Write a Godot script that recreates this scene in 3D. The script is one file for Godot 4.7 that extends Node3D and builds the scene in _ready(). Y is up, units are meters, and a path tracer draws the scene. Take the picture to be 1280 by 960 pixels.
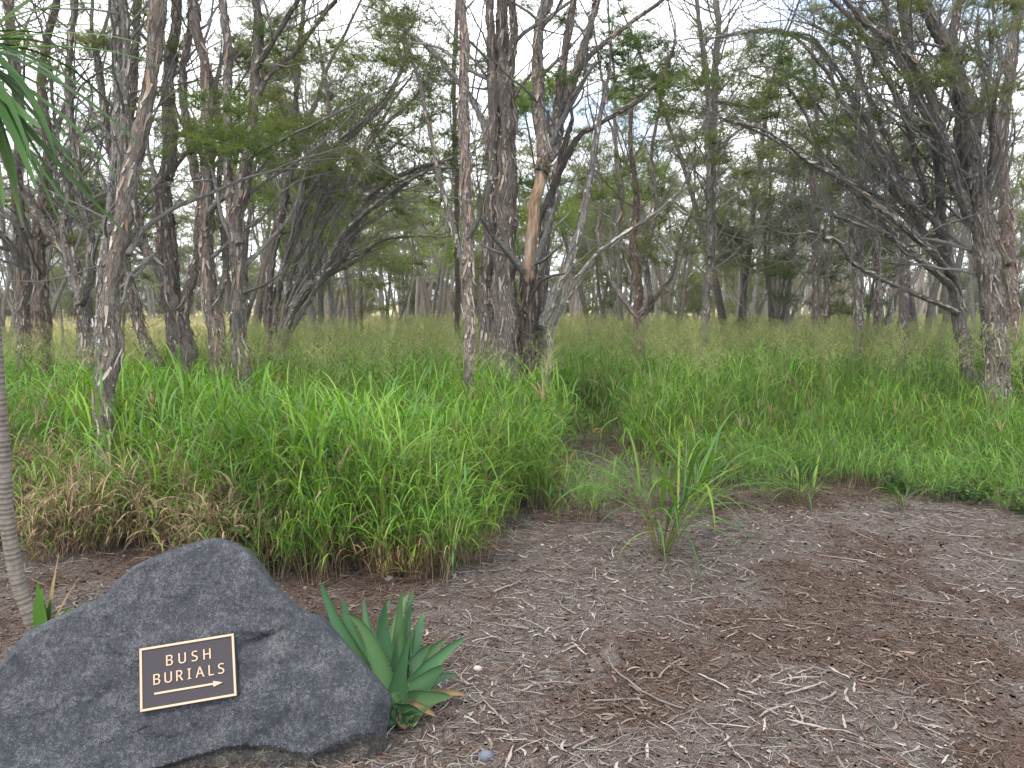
extends Node3D
# A grove of flaky-barked tea trees standing in tall grass, with a basalt boulder sign in front.

const F := 963.0                      # focal length in photograph pixels (1280 x 960)
const CAM := Vector3(0, 1.6, 0)
const PITCH := -0.1035
const BK := 0.74                     # vertex colours end at 1: bark texture is brighter by 1 / BK
var look := Basis(Vector3.RIGHT, PITCH)
var used := {}
var M := {}
var gnoise := FastNoiseLite.new()
var bnoise := FastNoiseLite.new()
var trunks := []                      # [x, z, radius] to keep grass out of trunks
var sprays := []
var flakes := []

# ---------------------------------------------------------------- mesh builder
class MB:
	var v := PackedVector3Array()
	var n := PackedVector3Array()
	var uv := PackedVector2Array()
	var c := PackedColorArray()
	var idx := PackedInt32Array()

	func tube(pts: PackedVector3Array, rad: PackedFloat32Array, sides: int, col: Color, rough := 0.0, noise: FastNoiseLite = null, cap := true):
		var cnt := pts.size()
		if cnt < 2: return
		var base := v.size()
		var t := (pts[1] - pts[0]).normalized()
		var x := t.cross(Vector3(0.31, 0.12, 0.94)).normalized()
		var rep: float = maxf(1.0, roundf(TAU * rad[0] / 0.45))
		var along := 0.0
		for i in cnt:
			if i > 0: along += pts[i].distance_to(pts[i - 1])
			if i < cnt - 1 and i > 0: t = (pts[i + 1] - pts[i - 1]).normalized()
			elif i == cnt - 1: t = (pts[i] - pts[i - 1]).normalized()
			x = (x - t * x.dot(t)).normalized()
			var y := t.cross(x)
			for j in sides + 1:
				var a := TAU * float(j % sides) / sides
				var o := x * cos(a) + y * sin(a)
				var r := rad[i]
				if rough > 0.0:
					var q := pts[i] + o * r
					var e := noise.get_noise_3d(q.x * 13.0, q.y * 1.5, q.z * 13.0)
					var g := noise.get_noise_3d(q.x * 40.0 + 40.0, q.y * 6.0, q.z * 40.0)
					r += rough * minf(1.0, r / 0.10) * (1.3 * (0.22 - absf(e) * 2.0) + 0.6 * g)
				v.append(pts[i] + o * r)
				n.append(o)
				uv.append(Vector2(float(j) / sides * rep, along))
				c.append(col)
		var row := sides + 1
		for i in cnt - 1:
			for j in sides:
				var p := base + i * row + j
				idx.append_array([p, p + row + 1, p + 1, p, p + row, p + row + 1])
		if cap:
			for e: int in [0, cnt - 1]:
				var k := v.size()
				var w := (pts[e] - pts[1 if e == 0 else cnt - 2]).normalized()
				v.append(pts[e] + w * rad[e] * 0.2); n.append(w); uv.append(Vector2(0, 0)); c.append(col)
				for j in sides:
					var p: int = base + e * row + j
					if e == 0: idx.append_array([k, p, p + 1])
					else: idx.append_array([k, p + 1, p])
		if rough > 0.0: smooth(base, cnt, row)

	func smooth(base: int, cnt: int, row: int):
		for i in cnt:
			for j in row:
				var up := base + mini(i + 1, cnt - 1) * row + j
				var dn := base + maxi(i - 1, 0) * row + j
				var jl := (j - 1 + row - 1) % (row - 1)
				var jr := (j + 1) % (row - 1)
				var k := (v[base + i * row + jr] - v[base + i * row + jl]).cross(v[up] - v[dn])
				if k.length_squared() > 1e-14: n[base + i * row + j] = k.normalized()

	func tri(a: Vector3, b: Vector3, d: Vector3, nn: Vector3, col: Color):
		var k := v.size()
		v.append(a); v.append(b); v.append(d)
		n.append(nn); n.append(nn); n.append(nn)
		uv.append(Vector2(0, 0)); uv.append(Vector2(1, 0)); uv.append(Vector2(0.5, 1))
		c.append(col); c.append(col); c.append(col)
		idx.append(k); idx.append(k + 2); idx.append(k + 1)

	# a strap leaf along a polyline; fold > 0 makes a gutter, three points a row
	func strap(pts: PackedVector3Array, wid: PackedFloat32Array, side: Vector3, fold: float, col: Color, rim = null):
		var base := v.size()
		var m := pts.size()
		for i in m:
			var t: Vector3 = (pts[mini(i + 1, m - 1)] - pts[maxi(i - 1, 0)]).normalized()
			var s: Vector3 = (side - t * side.dot(t)).normalized()
			var up: Vector3 = s.cross(t).normalized()
			var w := wid[i] * 0.5
			for k in 3:
				var f := float(k - 1)
				v.append(pts[i] + s * f * w + up * absf(f) * w * fold)
				n.append((up - s * f * fold).normalized())
				uv.append(Vector2(f * 0.5 + 0.5, float(i) / (m - 1)))
				c.append(col if rim == null or k == 1 else rim)
		for i in m - 1:
			for k in 2:
				var p := base + i * 3 + k
				idx.append_array([p, p + 4, p + 1, p, p + 3, p + 4])

	func add(o: MB, x: Transform3D, tint := Color.WHITE):
		var base := v.size()
		v.append_array(x * o.v)
		var nn := Transform3D(x.basis.orthonormalized(), Vector3.ZERO) * o.n
		n.append_array(nn)
		uv.append_array(o.uv)
		for k in o.c: c.append(k * tint)
		for k in o.idx: idx.append(k + base)

	func mesh(origin := Vector3.ZERO) -> ArrayMesh:
		var a := []
		a.resize(Mesh.ARRAY_MAX)
		a[Mesh.ARRAY_VERTEX] = v if origin == Vector3.ZERO else Transform3D(Basis(), -origin) * v
		a[Mesh.ARRAY_NORMAL] = n
		a[Mesh.ARRAY_TEX_UV] = uv
		a[Mesh.ARRAY_COLOR] = c
		a[Mesh.ARRAY_INDEX] = idx
		var m := ArrayMesh.new()
		m.add_surface_from_arrays(Mesh.PRIMITIVE_TRIANGLES, a)
		return m

# ---------------------------------------------------------------- pixels to places
func ray(px: float, py: float) -> Vector3:
	return look * Vector3((px - 640.0) / F, (480.0 - py) / F, -1.0)
func at(px: float, py: float, d: float) -> Vector3:
	var r := ray(px, py)
	return CAM + r * (d / -r.z)
func on_ground(px: float, py: float) -> Vector3:
	var r := ray(px, py)
	var p := CAM + r * (CAM.y / -r.y)
	p.y = gh(p.x, p.z)
	return p
func pixel(p: Vector3) -> Vector2:
	var q := look.inverse() * (p - CAM)
	return Vector2(640.0 + F * q.x / -q.z, 480.0 - F * q.y / -q.z)
func gh(x: float, z: float) -> float:
	return 0.045 * gnoise.get_noise_2d(x * 0.9, z * 0.9) + 0.020 * gnoise.get_noise_2d(x * 4.5 + 90.0, z * 4.5)

# ---------------------------------------------------------------- nodes
func numbered(s: String) -> String:
	used[s] = used.get(s, 0) + 1
	return s if used[s] == 1 else "%s_%03d" % [s, used[s] - 1]
func tag(o: Node, label: String, category: String, group := "", kind := ""):
	o.set_meta("label", label); o.set_meta("category", category)
	if group: o.set_meta("group", group)
	if kind: o.set_meta("kind", kind)
func thing(called: String, label: String, category: String, where: Vector3, group := "", kind := "") -> Node3D:
	var o := Node3D.new()
	o.name = numbered(called)
	add_child(o)
	o.position = where
	tag(o, label, category, group, kind)
	return o
func part(called: String, mesh: Mesh, mat: Material, parent: Node) -> MeshInstance3D:
	var o := MeshInstance3D.new()
	o.name = called
	o.mesh = mesh
	o.material_override = mat
	parent.add_child(o, true)
	return o
func many(called: String, mesh: Mesh, mat: Material, xs: Array, cols: Array, parent: Node) -> MultiMeshInstance3D:
	var mm := MultiMesh.new()
	mm.transform_format = MultiMesh.TRANSFORM_3D
	mm.use_colors = true
	mm.mesh = mesh
	mm.instance_count = xs.size()
	for i in xs.size():
		mm.set_instance_transform(i, xs[i])
		mm.set_instance_color(i, cols[i])
	var o := MultiMeshInstance3D.new()
	o.name = called
	o.multimesh = mm
	o.material_override = mat
	parent.add_child(o, true)
	return o

# ---------------------------------------------------------------- materials
func lin(r: float, g: float, b: float) -> Color:
	return Color(r, g, b).linear_to_srgb()
func plain(col: Color, rough := 0.8, spec := 0.4) -> StandardMaterial3D:
	var m := StandardMaterial3D.new()
	m.albedo_color = col
	m.roughness = rough
	m.metallic_specular = spec
	m.vertex_color_use_as_albedo = true
	m.cull_mode = BaseMaterial3D.CULL_DISABLED
	return m
func fast(seed_: int, freq: float, oct := 4, kind := FastNoiseLite.TYPE_SIMPLEX_SMOOTH) -> FastNoiseLite:
	var f := FastNoiseLite.new()
	f.seed = seed_; f.frequency = freq; f.noise_type = kind
	f.fractal_octaves = oct
	return f
func tex(im: Image) -> ImageTexture:
	im.generate_mipmaps()
	return ImageTexture.create_from_image(im)

func bark_material():
	# papery plates lying over each other, split lengthwise; u runs round the trunk, v along it
	var w := 512
	var h := 768
	var na := fast(3, 1.0, 3); var nb := fast(8, 1.0, 2); var nc := fast(21, 1.0, 3); var nd := fast(33, 1.0, 2)
	var im := Image.create(w, h, false, Image.FORMAT_RGB8)
	var hm := Image.create(w, h, false, Image.FORMAT_RGB8)
	var tones := [Color(0.40, 0.385, 0.37), Color(0.255, 0.235, 0.22), Color(0.57, 0.56, 0.55), Color(0.17, 0.142, 0.125), Color(0.33, 0.315, 0.30), Color(0.30, 0.235, 0.19), Color(0.46, 0.445, 0.43), Color(0.21, 0.185, 0.17)]
	for y in h:
		var f := float(y) / h
		var mixed := smoothstep(0.8, 1.0, f)
		for x in w:
			var a := TAU * x / w
			var ca := cos(a); var sa := sin(a)
			var val := [0.0, 0.0, 0.0, 0.0]
			for turn_ in (2 if mixed > 0.0 else 1):
				var v := f - turn_
				var wt := (1.0 - mixed) if turn_ == 0 else mixed
				var wob := 0.35 * nd.get_noise_3d(ca * 2.0, sa * 2.0, v * 4.0)
				val[0] += wt * na.get_noise_3d(ca * 2.6 + wob, sa * 2.6, v * 5.0)
				val[1] += wt * nb.get_noise_3d(ca * 8.0 + wob * 3.0, sa * 8.0, v * 6.0)
				val[2] += wt * nc.get_noise_3d(ca * 30.0, sa * 30.0, v * 22.0)
				val[3] += wt * nd.get_noise_3d(ca * 5.0 + wob * 4.0, sa * 5.0, v * 3.2 + 40.0)
			var s: float = val[0] * 5.0 + val[1] * 1.6 + 3.0
			var k := floori(s)
			var fr := s - k
			var col: Color = tones[posmod(k * 3 + 2, tones.size())]
			var l: float = 1.0 + 0.45 * val[1] + 0.55 * val[2]
			var crack: float = smoothstep(0.11, 0.02, absf(val[3])) * smoothstep(-0.3, 0.2, val[2] + 0.2)
			col = Color(col.r * l * 0.97, col.g * l, col.b * l * 1.03)
			var edge := smoothstep(0.0, 0.14, fr)
			col = Color(0.07, 0.053, 0.044).lerp(col, (0.35 + 0.65 * edge) * (1.0 - 0.7 * crack))
			im.set_pixel(x, y, (col * (1.0 / BK)).linear_to_srgb())
			var hh := clampf(0.42 + 0.25 * (1.0 - fr) * edge + 0.30 * val[1] + 0.20 * val[2] - 0.35 * crack, 0, 1)
			hm.set_pixel(x, y, Color(hh, hh, hh))
	var m := plain(Color.WHITE, 0.92, 0.25)
	m.albedo_texture = tex(im)
	m.heightmap_enabled = true
	m.heightmap_texture = tex(hm)
	m.heightmap_scale = 3.0
	M.bark = m

func stone_material():
	var w := 512
	var na := fast(31, 0.010, 4); var nb := fast(32, 0.085, 3); var nc := fast(33, 0.3, 2); var nd := fast(34, 0.03, 3)
	var im := Image.create(w, w, false, Image.FORMAT_RGB8)
	var hm := Image.create(w, w, false, Image.FORMAT_RGB8)
	for y in w:
		for x in w:
			var a := na.get_noise_2d(x, y); var b := nb.get_noise_2d(x, y); var c := nc.get_noise_2d(x, y); var d := nd.get_noise_2d(x, y)
			var k := 1.0 + 0.22 * a + 0.30 * c + 0.18 * b
			var col := Color(0.0185 * k, 0.0225 * k, 0.031 * k)
			var fleck := smoothstep(0.18, 0.29, b * 0.48 + c * 0.75 + d * 0.30 + a * 0.30 - 0.02)
			col = col.lerp(Color(0.145, 0.15, 0.153), fleck * 0.75)
			var vein := smoothstep(0.035, 0.0, absf(d + 0.1 * b)) * smoothstep(0.05, 0.3, a)
			col = col.lerp(Color(0.15, 0.15, 0.145), vein * 0.5)
			im.set_pixel(x, y, (col * 2.4).linear_to_srgb())
			var hh := clampf(0.5 + 0.2 * b + 0.25 * c + 0.1 * d, 0, 1)
			hm.set_pixel(x, y, Color(hh, hh, hh))
	var m := plain(Color.WHITE, 0.7, 0.45)
	m.albedo_texture = tex(im)
	m.heightmap_enabled = true
	m.heightmap_texture = tex(hm)
	m.heightmap_scale = 0.7
	m.uv1_triplanar = true
	m.uv1_scale = Vector3.ONE * 1.25
	M.stone = m

func soil_material():
	# mulch: short fibres and crumbs in all directions over dark soil
	var w := 1024
	var rng := RandomNumberGenerator.new()
	rng.seed = 77
	var na := fast(41, 0.012, 4); var nb := fast(42, 0.22, 2)
	var im := Image.create(w, w, false, Image.FORMAT_RGB8)
	var hm := Image.create(w, w, false, Image.FORMAT_RGB8)
	var sa := na.get_seamless_image(w, w)
	var sb := nb.get_seamless_image(w, w)
	for y in w:
		for x in w:
			var a := sa.get_pixel(x, y).r - 0.5
			var b := sb.get_pixel(x, y).r - 0.5
			var k := 1.0 + 0.5 * a + 1.5 * b
			im.set_pixel(x, y, Color(0.285 * k, 0.235 * k, 0.21 * k).linear_to_srgb())
			var hh := 0.3 + 0.35 * b
			hm.set_pixel(x, y, Color(hh, hh, hh))
	var tones := [Color(0.22, 0.19, 0.17), Color(0.30, 0.275, 0.25), Color(0.15, 0.11, 0.09), Color(0.09, 0.065, 0.052), Color(0.40, 0.37, 0.335), Color(0.19, 0.13, 0.095), Color(0.25, 0.225, 0.21)]
	for i in 15000:
		var p := Vector2(rng.randf() * w, rng.randf() * w)
		var a := rng.randf() * TAU
		var bend := rng.randf_range(-0.05, 0.05)
		var t: Color = tones[rng.randi() % tones.size()]
		t = (t * rng.randf_range(0.75, 1.2) * 2.4).linear_to_srgb()
		var hh := rng.randf_range(0.45, 1.0)
		var wide := rng.randf() < 0.25
		for s in rng.randi_range(5, 26):
			var x := posmod(int(p.x), w); var y := posmod(int(p.y), w)
			im.set_pixel(x, y, t); hm.set_pixel(x, y, Color(hh, hh, hh))
			if wide:
				im.set_pixel((x + 1) % w, y, t); hm.set_pixel((x + 1) % w, y, Color(hh, hh, hh))
				im.set_pixel(x, (y + 1) % w, t); hm.set_pixel(x, (y + 1) % w, Color(hh, hh, hh))
			p += Vector2(cos(a), sin(a)); a += bend
	var m := plain(Color.WHITE, 0.95, 0.2)
	m.albedo_texture = tex(im)
	m.heightmap_enabled = true
	m.heightmap_texture = tex(hm)
	m.heightmap_scale = 1.8
	M.soil = m

func leaf_material(col: Color, rough: float, back: Color, spec := 0.4) -> StandardMaterial3D:
	var m := plain(col, rough, spec)
	m.backlight_enabled = true
	m.backlight = back
	return m

func make_materials():
	bark_material(); stone_material(); soil_material()
	M.needles = leaf_material(Color.WHITE, 0.6, Color(0.95, 1.0, 0.6), 0.35)
	M.grass = leaf_material(Color.WHITE, 0.5, Color(0.85, 0.9, 0.5), 0.4)
	M.straw = leaf_material(Color.WHITE, 0.8, Color(0.3, 0.3, 0.25), 0.25)
	M.litter = plain(Color.WHITE, 0.9, 0.25)
	M.agave = plain(Color.WHITE, 0.55, 0.3)
	M.palm = leaf_material(Color.WHITE, 0.55, Color(0.6, 0.7, 0.3), 0.3)
	M.palm_stem = plain(Color.WHITE, 0.85, 0.3)
	M.plate = plain(lin(0.036, 0.031, 0.038), 0.55, 0.4)
	M.brass = plain(lin(0.52, 0.38, 0.26), 0.42, 0.5)
	M.brass.metallic = 0.35

# ---------------------------------------------------------------- sky, sun, camera
func sky_and_camera():
	var cam := Camera3D.new()
	cam.name = "camera"
	cam.position = CAM
	cam.rotation.x = PITCH
	cam.fov = rad_to_deg(2.0 * atan(480.0 / F))
	cam.near = 0.05
	cam.far = 3000.0
	add_child(cam)
	cam.current = true
	var n := fast(5, 1.6, 5)
	var w := 512; var h := 256
	var im := Image.create(w, h, false, Image.FORMAT_RGBF)
	for y in h:
		var el := PI * (0.5 - (y + 0.5) / h)
		for x in w:
			var az := TAU * (x + 0.5) / w
			var d := Vector3(cos(el) * sin(az), sin(el) * 1.8, cos(el) * cos(az))
			var e := n.get_noise_3dv(d * 1.3)
			var cloud := smoothstep(-0.42, -0.08, e)
			var k := 1.0 + 0.25 * n.get_noise_3dv(d * 2.6 + Vector3(7, 3, 1))
			var c := Color(0.50, 0.66, 0.95).lerp(Color(1.28, 1.30, 1.34) * k, cloud)
			im.set_pixel(x, y, c)
	var pano := PanoramaSkyMaterial.new()
	pano.panorama = ImageTexture.create_from_image(im)
	var sky := Sky.new()
	sky.sky_material = pano
	var env := Environment.new()
	env.background_mode = Environment.BG_SKY
	env.sky = sky
	env.tonemap_mode = Environment.TONE_MAPPER_LINEAR
	env.tonemap_exposure = 2.1
	env.fog_enabled = true
	env.fog_density = 0.0007
	env.fog_light_color = Color(0.93, 0.95, 0.97)
	env.sdfgi_enabled = true
	env.ssao_enabled = true
	env.ssil_enabled = true
	var we := WorldEnvironment.new()
	we.name = "world_environment"
	we.environment = env
	add_child(we)
	var sun := DirectionalLight3D.new()
	sun.name = "sun"
	sun.light_energy = 0.5
	sun.light_angular_distance = 10.0
	sun.light_color = Color(1.0, 0.96, 0.9)
	sun.shadow_enabled = true
	sun.rotation_degrees = Vector3(-58, -35, 0)
	add_child(sun)

# ---------------------------------------------------------------- ground
func ground():
	var xs := PackedFloat32Array(); var zs := PackedFloat32Array()
	var x := 0.0
	while x < 6.0: xs.append(x); x += 0.055
	var st := 0.06
	while x < 1500.0: xs.append(x); st *= 1.16; x += st
	var all := PackedFloat32Array()
	for i in range(xs.size() - 1, 0, -1): all.append(-xs[i])
	all.append_array(xs)
	var z := 1.6
	while z < 9.0: zs.append(-z); z += 0.055
	st = 0.06
	while z < 1500.0: zs.append(-z); st *= 1.14; z += st
	var back := PackedFloat32Array()
	z = 1.5; st = 0.1
	while z > -60.0: back.append(-z); st *= 1.3; z -= st
	back.reverse()
	back.append_array(zs)
	zs = back
	var mb := MB.new()
	var pn := fast(61, 0.55, 3); var qn := fast(62, 1.7, 3)
	for zz in zs:
		for xx in all:
			var y := gh(xx, zz)
			mb.v.append(Vector3(xx, y, zz))
			var e := 0.03
			mb.n.append(Vector3(gh(xx - e, zz) - gh(xx + e, zz), 2.0 * e, gh(xx, zz - e) - gh(xx, zz + e)).normalized())
			mb.uv.append(Vector2(xx, zz) / 1.9)
			var a := pn.get_noise_2d(xx, zz); var b := qn.get_noise_2d(xx, zz)
			# bleached fibre in the middle, bare red-brown soil in patches and to the right
			var brown := clampf(smoothstep(0.02, 0.30, a * 0.9 + b * 0.5 + clampf((xx - 0.9) * 0.10, -0.05, 0.16)), 0, 1)
			var c := Color(0.84, 0.86, 0.88).lerp(Color(0.58, 0.47, 0.42), brown * 0.75)
			mb.c.append(Color(c.r / 2.4, c.g / 2.4, c.b / 2.4))
	var row := all.size()
	for i in zs.size() - 1:
		for j in row - 1:
			var p := i * row + j
			mb.idx.append_array([p, p + row + 1, p + 1, p, p + row, p + row + 1])
	var o := part("ground", mb.mesh(), M.soil, self)
	var fb := MB.new()
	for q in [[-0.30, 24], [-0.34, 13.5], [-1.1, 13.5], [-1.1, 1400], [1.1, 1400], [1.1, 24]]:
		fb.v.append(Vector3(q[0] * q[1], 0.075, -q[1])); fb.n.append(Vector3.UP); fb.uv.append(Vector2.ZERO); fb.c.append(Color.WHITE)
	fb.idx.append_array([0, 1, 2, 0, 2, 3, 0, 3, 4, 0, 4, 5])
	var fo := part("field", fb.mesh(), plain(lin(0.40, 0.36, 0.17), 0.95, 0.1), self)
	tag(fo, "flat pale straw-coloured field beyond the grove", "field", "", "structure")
	tag(o, "brown mulch ground strewn with bleached fibre and twigs", "ground", "", "structure")

# ---------------------------------------------------------------- boulder and plaque
var rock_at: Vector3
var rock_n: Vector3
func rock_hit(px: float, py: float) -> Vector3:
	var r := ray(px, py)
	return CAM + r * ((rock_at - CAM).dot(rock_n) / r.dot(rock_n))

func boulder():
	rock_at = at(240, 1020, 2.42)
	var top := at(274, 672, 2.80)
	var right := Vector3(1, 0, -0.06).normalized()
	rock_n = right.cross(top - rock_at).normalized()
	if rock_n.z < 0: rock_n = -rock_n
	var out := [-50, 872, -22, 846, 0, 828, 14, 812, 33, 790, 60, 776, 89, 763, 110, 752, 127, 746, 139, 733, 148, 724, 170, 706, 194, 695, 215, 686, 236, 680, 256, 674, 274, 672, 290, 677, 304, 684, 312, 694, 321, 704, 330, 718, 338, 730, 354, 744, 371, 758, 384, 767, 397, 767, 408, 778, 422, 793, 438, 812, 456, 831, 470, 847, 481, 860, 488, 868, 489, 878, 485, 900, 481, 923, 482, 945, 484, 965, 478, 1010, 440, 1050, 330, 1062, 200, 1064, 60, 1060, -40, 1045, -78, 990, -75, 925]
	var ring := []
	var m := out.size() / 2
	for i in m:
		var a := Vector2(out[i * 2], out[i * 2 + 1]); var b := Vector2(out[(i * 2 + 2) % out.size()], out[(i * 2 + 3) % out.size()])
		var k := maxi(1, int(a.distance_to(b) / 6.0))
		for s in k: ring.append(a.lerp(b, float(s) / k))
	var under := [[-80, 1010], [120, 975], [200, 960], [253, 944], [291, 934], [337, 934], [388, 947], [420, 935], [447, 924], [481, 918], [500, 915]]
	var mid := Vector2(232, 850)
	var na := fast(51, 2.2, 4); var nb := fast(52, 9.0, 3); var ne := fast(53, 5.0, 3)
	var nf := fast(54, 3.1, 1, FastNoiseLite.TYPE_CELLULAR)
	nf.fractal_type = FastNoiseLite.FRACTAL_NONE
	nf.cellular_return_type = FastNoiseLite.RETURN_DISTANCE2_SUB
	var mb := MB.new()
	var rings := 84
	var cnt := ring.size()
	var org := rock_hit(mid.x, mid.y); org.y = 0.0
	var centre := rock_hit(mid.x, mid.y)
	var edge := PackedVector3Array()
	for r in rings + 1:
		var t := pow(float(r) / rings, 0.85)
		for i in cnt + 1:
			var q: Vector2 = mid.lerp(ring[i % cnt], t)
			var p := rock_hit(q.x, q.y)
			var d := 0.006 * na.get_noise_3dv(p) + 0.004 * nb.get_noise_3dv(p)
			# shallow fracture facets with crisp borders
			d += 0.007 * nf.get_noise_3dv(p * Vector3(1.0, 1.35, 1.0) + Vector3(0.04, 0.04, 0.04) * nb.get_noise_3dv(p))
			# broad cleavage planes meeting in creases
			var lu := (q.x - 232.0) / 385.0; var lv := (850.0 - q.y) / 385.0
			for cut in [[0.75, 0.66, 0.438, 1.3], [0.985, -0.17, 0.615, 0.9], [-0.55, 0.83, 0.40, 0.8]]:
				d -= maxf(0.0, lu * cut[0] + lv * cut[1] - cut[2]) * cut[3]
			# rounded, chipped rim
			var rim := clampf((t - 0.962 + 0.045 * ne.get_noise_3dv(p * 1.5)) / 0.036, 0, 1)
			d -= 0.014 * rim
			# stepped ledges in the face
			d += 0.006 * smoothstep(-0.02, 0.02, na.get_noise_3dv(p * 0.7 + Vector3(4, 1, 2))) + 0.004 * smoothstep(-0.02, 0.02, na.get_noise_3dv(p * 1.9 + Vector3(9, 2, 5)))
			# the chip beside the plaque
			var cx := (q.x - 330.0) / 24.0; var cy := (q.y - (799.0 - (q.x - 330.0) * 0.38)) / 5.0
			d -= 0.022 * exp(-cx * cx - cy * cy)
			# undercut along the bottom
			var uy := 1000.0
			for s in under.size() - 1:
				if q.x >= under[s][0] and q.x <= under[s + 1][0]:
					uy = lerpf(under[s][1], under[s + 1][1], (q.x - under[s][0]) / float(under[s + 1][0] - under[s][0]))
			var uc := (q.y - uy) / F * 2.5
			var col := Color.WHITE
			if uc > 0.0:
				d -= minf(0.018 + uc * 0.3, 0.05)
				col = Color(1.5, 1.22, 0.88)
			var away := (p - CAM).normalized()
			var set_back := away * (-d / absf(away.dot(rock_n)))
			if r == rings: edge.append(set_back)
			mb.v.append(p + set_back); mb.c.append(Color(col.r / 2.4, col.g / 2.4, col.b / 2.4))
	var backs := [[0.05, 0.998], [0.12, 0.985], [0.24, 0.94], [0.38, 0.86], [0.50, 0.66], [0.58, 0.36], [0.60, 0.0]]
	for bk in backs:
		for i in cnt + 1:
			var p: Vector3 = rock_hit(ring[i % cnt].x, ring[i % cnt].y)
			p = centre + (p - centre) * bk[1] - rock_n * bk[0] + edge[i]
			p += (p - centre).normalized() * minf(bk[0], 0.3) * 0.12 * na.get_noise_3dv(p * 1.3)
			mb.v.append(p); mb.c.append(Color(0.417, 0.417, 0.417))
	var row := cnt + 1
	for i in rings + backs.size():
		for j in cnt:
			var p := i * row + j
			mb.idx.append_array([p, p + 1, p + row + 1, p, p + row + 1, p + row])
	# normals from the faces
	for i in mb.v.size(): mb.n.append(Vector3.ZERO); mb.uv.append(Vector2.ZERO)
	for i in range(0, mb.idx.size(), 3):
		var a := mb.idx[i]; var b := mb.idx[i + 1]; var c := mb.idx[i + 2]
		var f := (mb.v[c] - mb.v[a]).cross(mb.v[b] - mb.v[a])
		mb.n[a] += f; mb.n[b] += f; mb.n[c] += f
	for i in rings + backs.size() + 1:
		var s := mb.n[i * row] + mb.n[i * row + cnt]
		mb.n[i * row] = s; mb.n[i * row + cnt] = s
	for i in mb.n.size(): mb.n[i] = mb.n[i].normalized()
	if mb.n[20 * row].dot(rock_n) < 0.0:
		for i in mb.n.size(): mb.n[i] = -mb.n[i]
		for i in range(0, mb.idx.size(), 3):
			var k := mb.idx[i + 1]; mb.idx[i + 1] = mb.idx[i + 2]; mb.idx[i + 2] = k
	var o := part("boulder", mb.mesh(org), M.stone, self)
	o.position = org
	tag(o, "dark blue-grey basalt boulder with pale flecks carrying the bronze plaque", "boulder")

func slab(hw: float, hh: float, th: float, bev: float) -> ArrayMesh:
	var mb := MB.new()
	var f := [[-hw, -hh], [hw, -hh], [hw, hh], [-hw, hh]]
	var lv := [[0.0, 0.0], [th - bev, 0.0], [th, bev]]
	for k in 2:
		for i in 4:
			var a = f[i]; var b = f[(i + 1) % 4]
			var q := []
			for l in [lv[k], lv[k + 1]]:
				for e in [a, b]: q.append(Vector3(e[0] - signf(e[0]) * l[1], e[1] - signf(e[1]) * l[1], l[0]))
			var nn: Vector3 = (q[1] - q[0]).cross(q[2] - q[0]).normalized()
			mb.tri(q[0], q[1], q[3], nn, Color.WHITE); mb.tri(q[0], q[3], q[2], nn, Color.WHITE)
	var c := []
	for e in f: c.append(Vector3(e[0] - signf(e[0]) * bev, e[1] - signf(e[1]) * bev, th))
	mb.tri(c[0], c[1], c[2], Vector3(0, 0, 1), Color.WHITE); mb.tri(c[0], c[2], c[3], Vector3(0, 0, 1), Color.WHITE)
	return mb.mesh()

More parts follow.
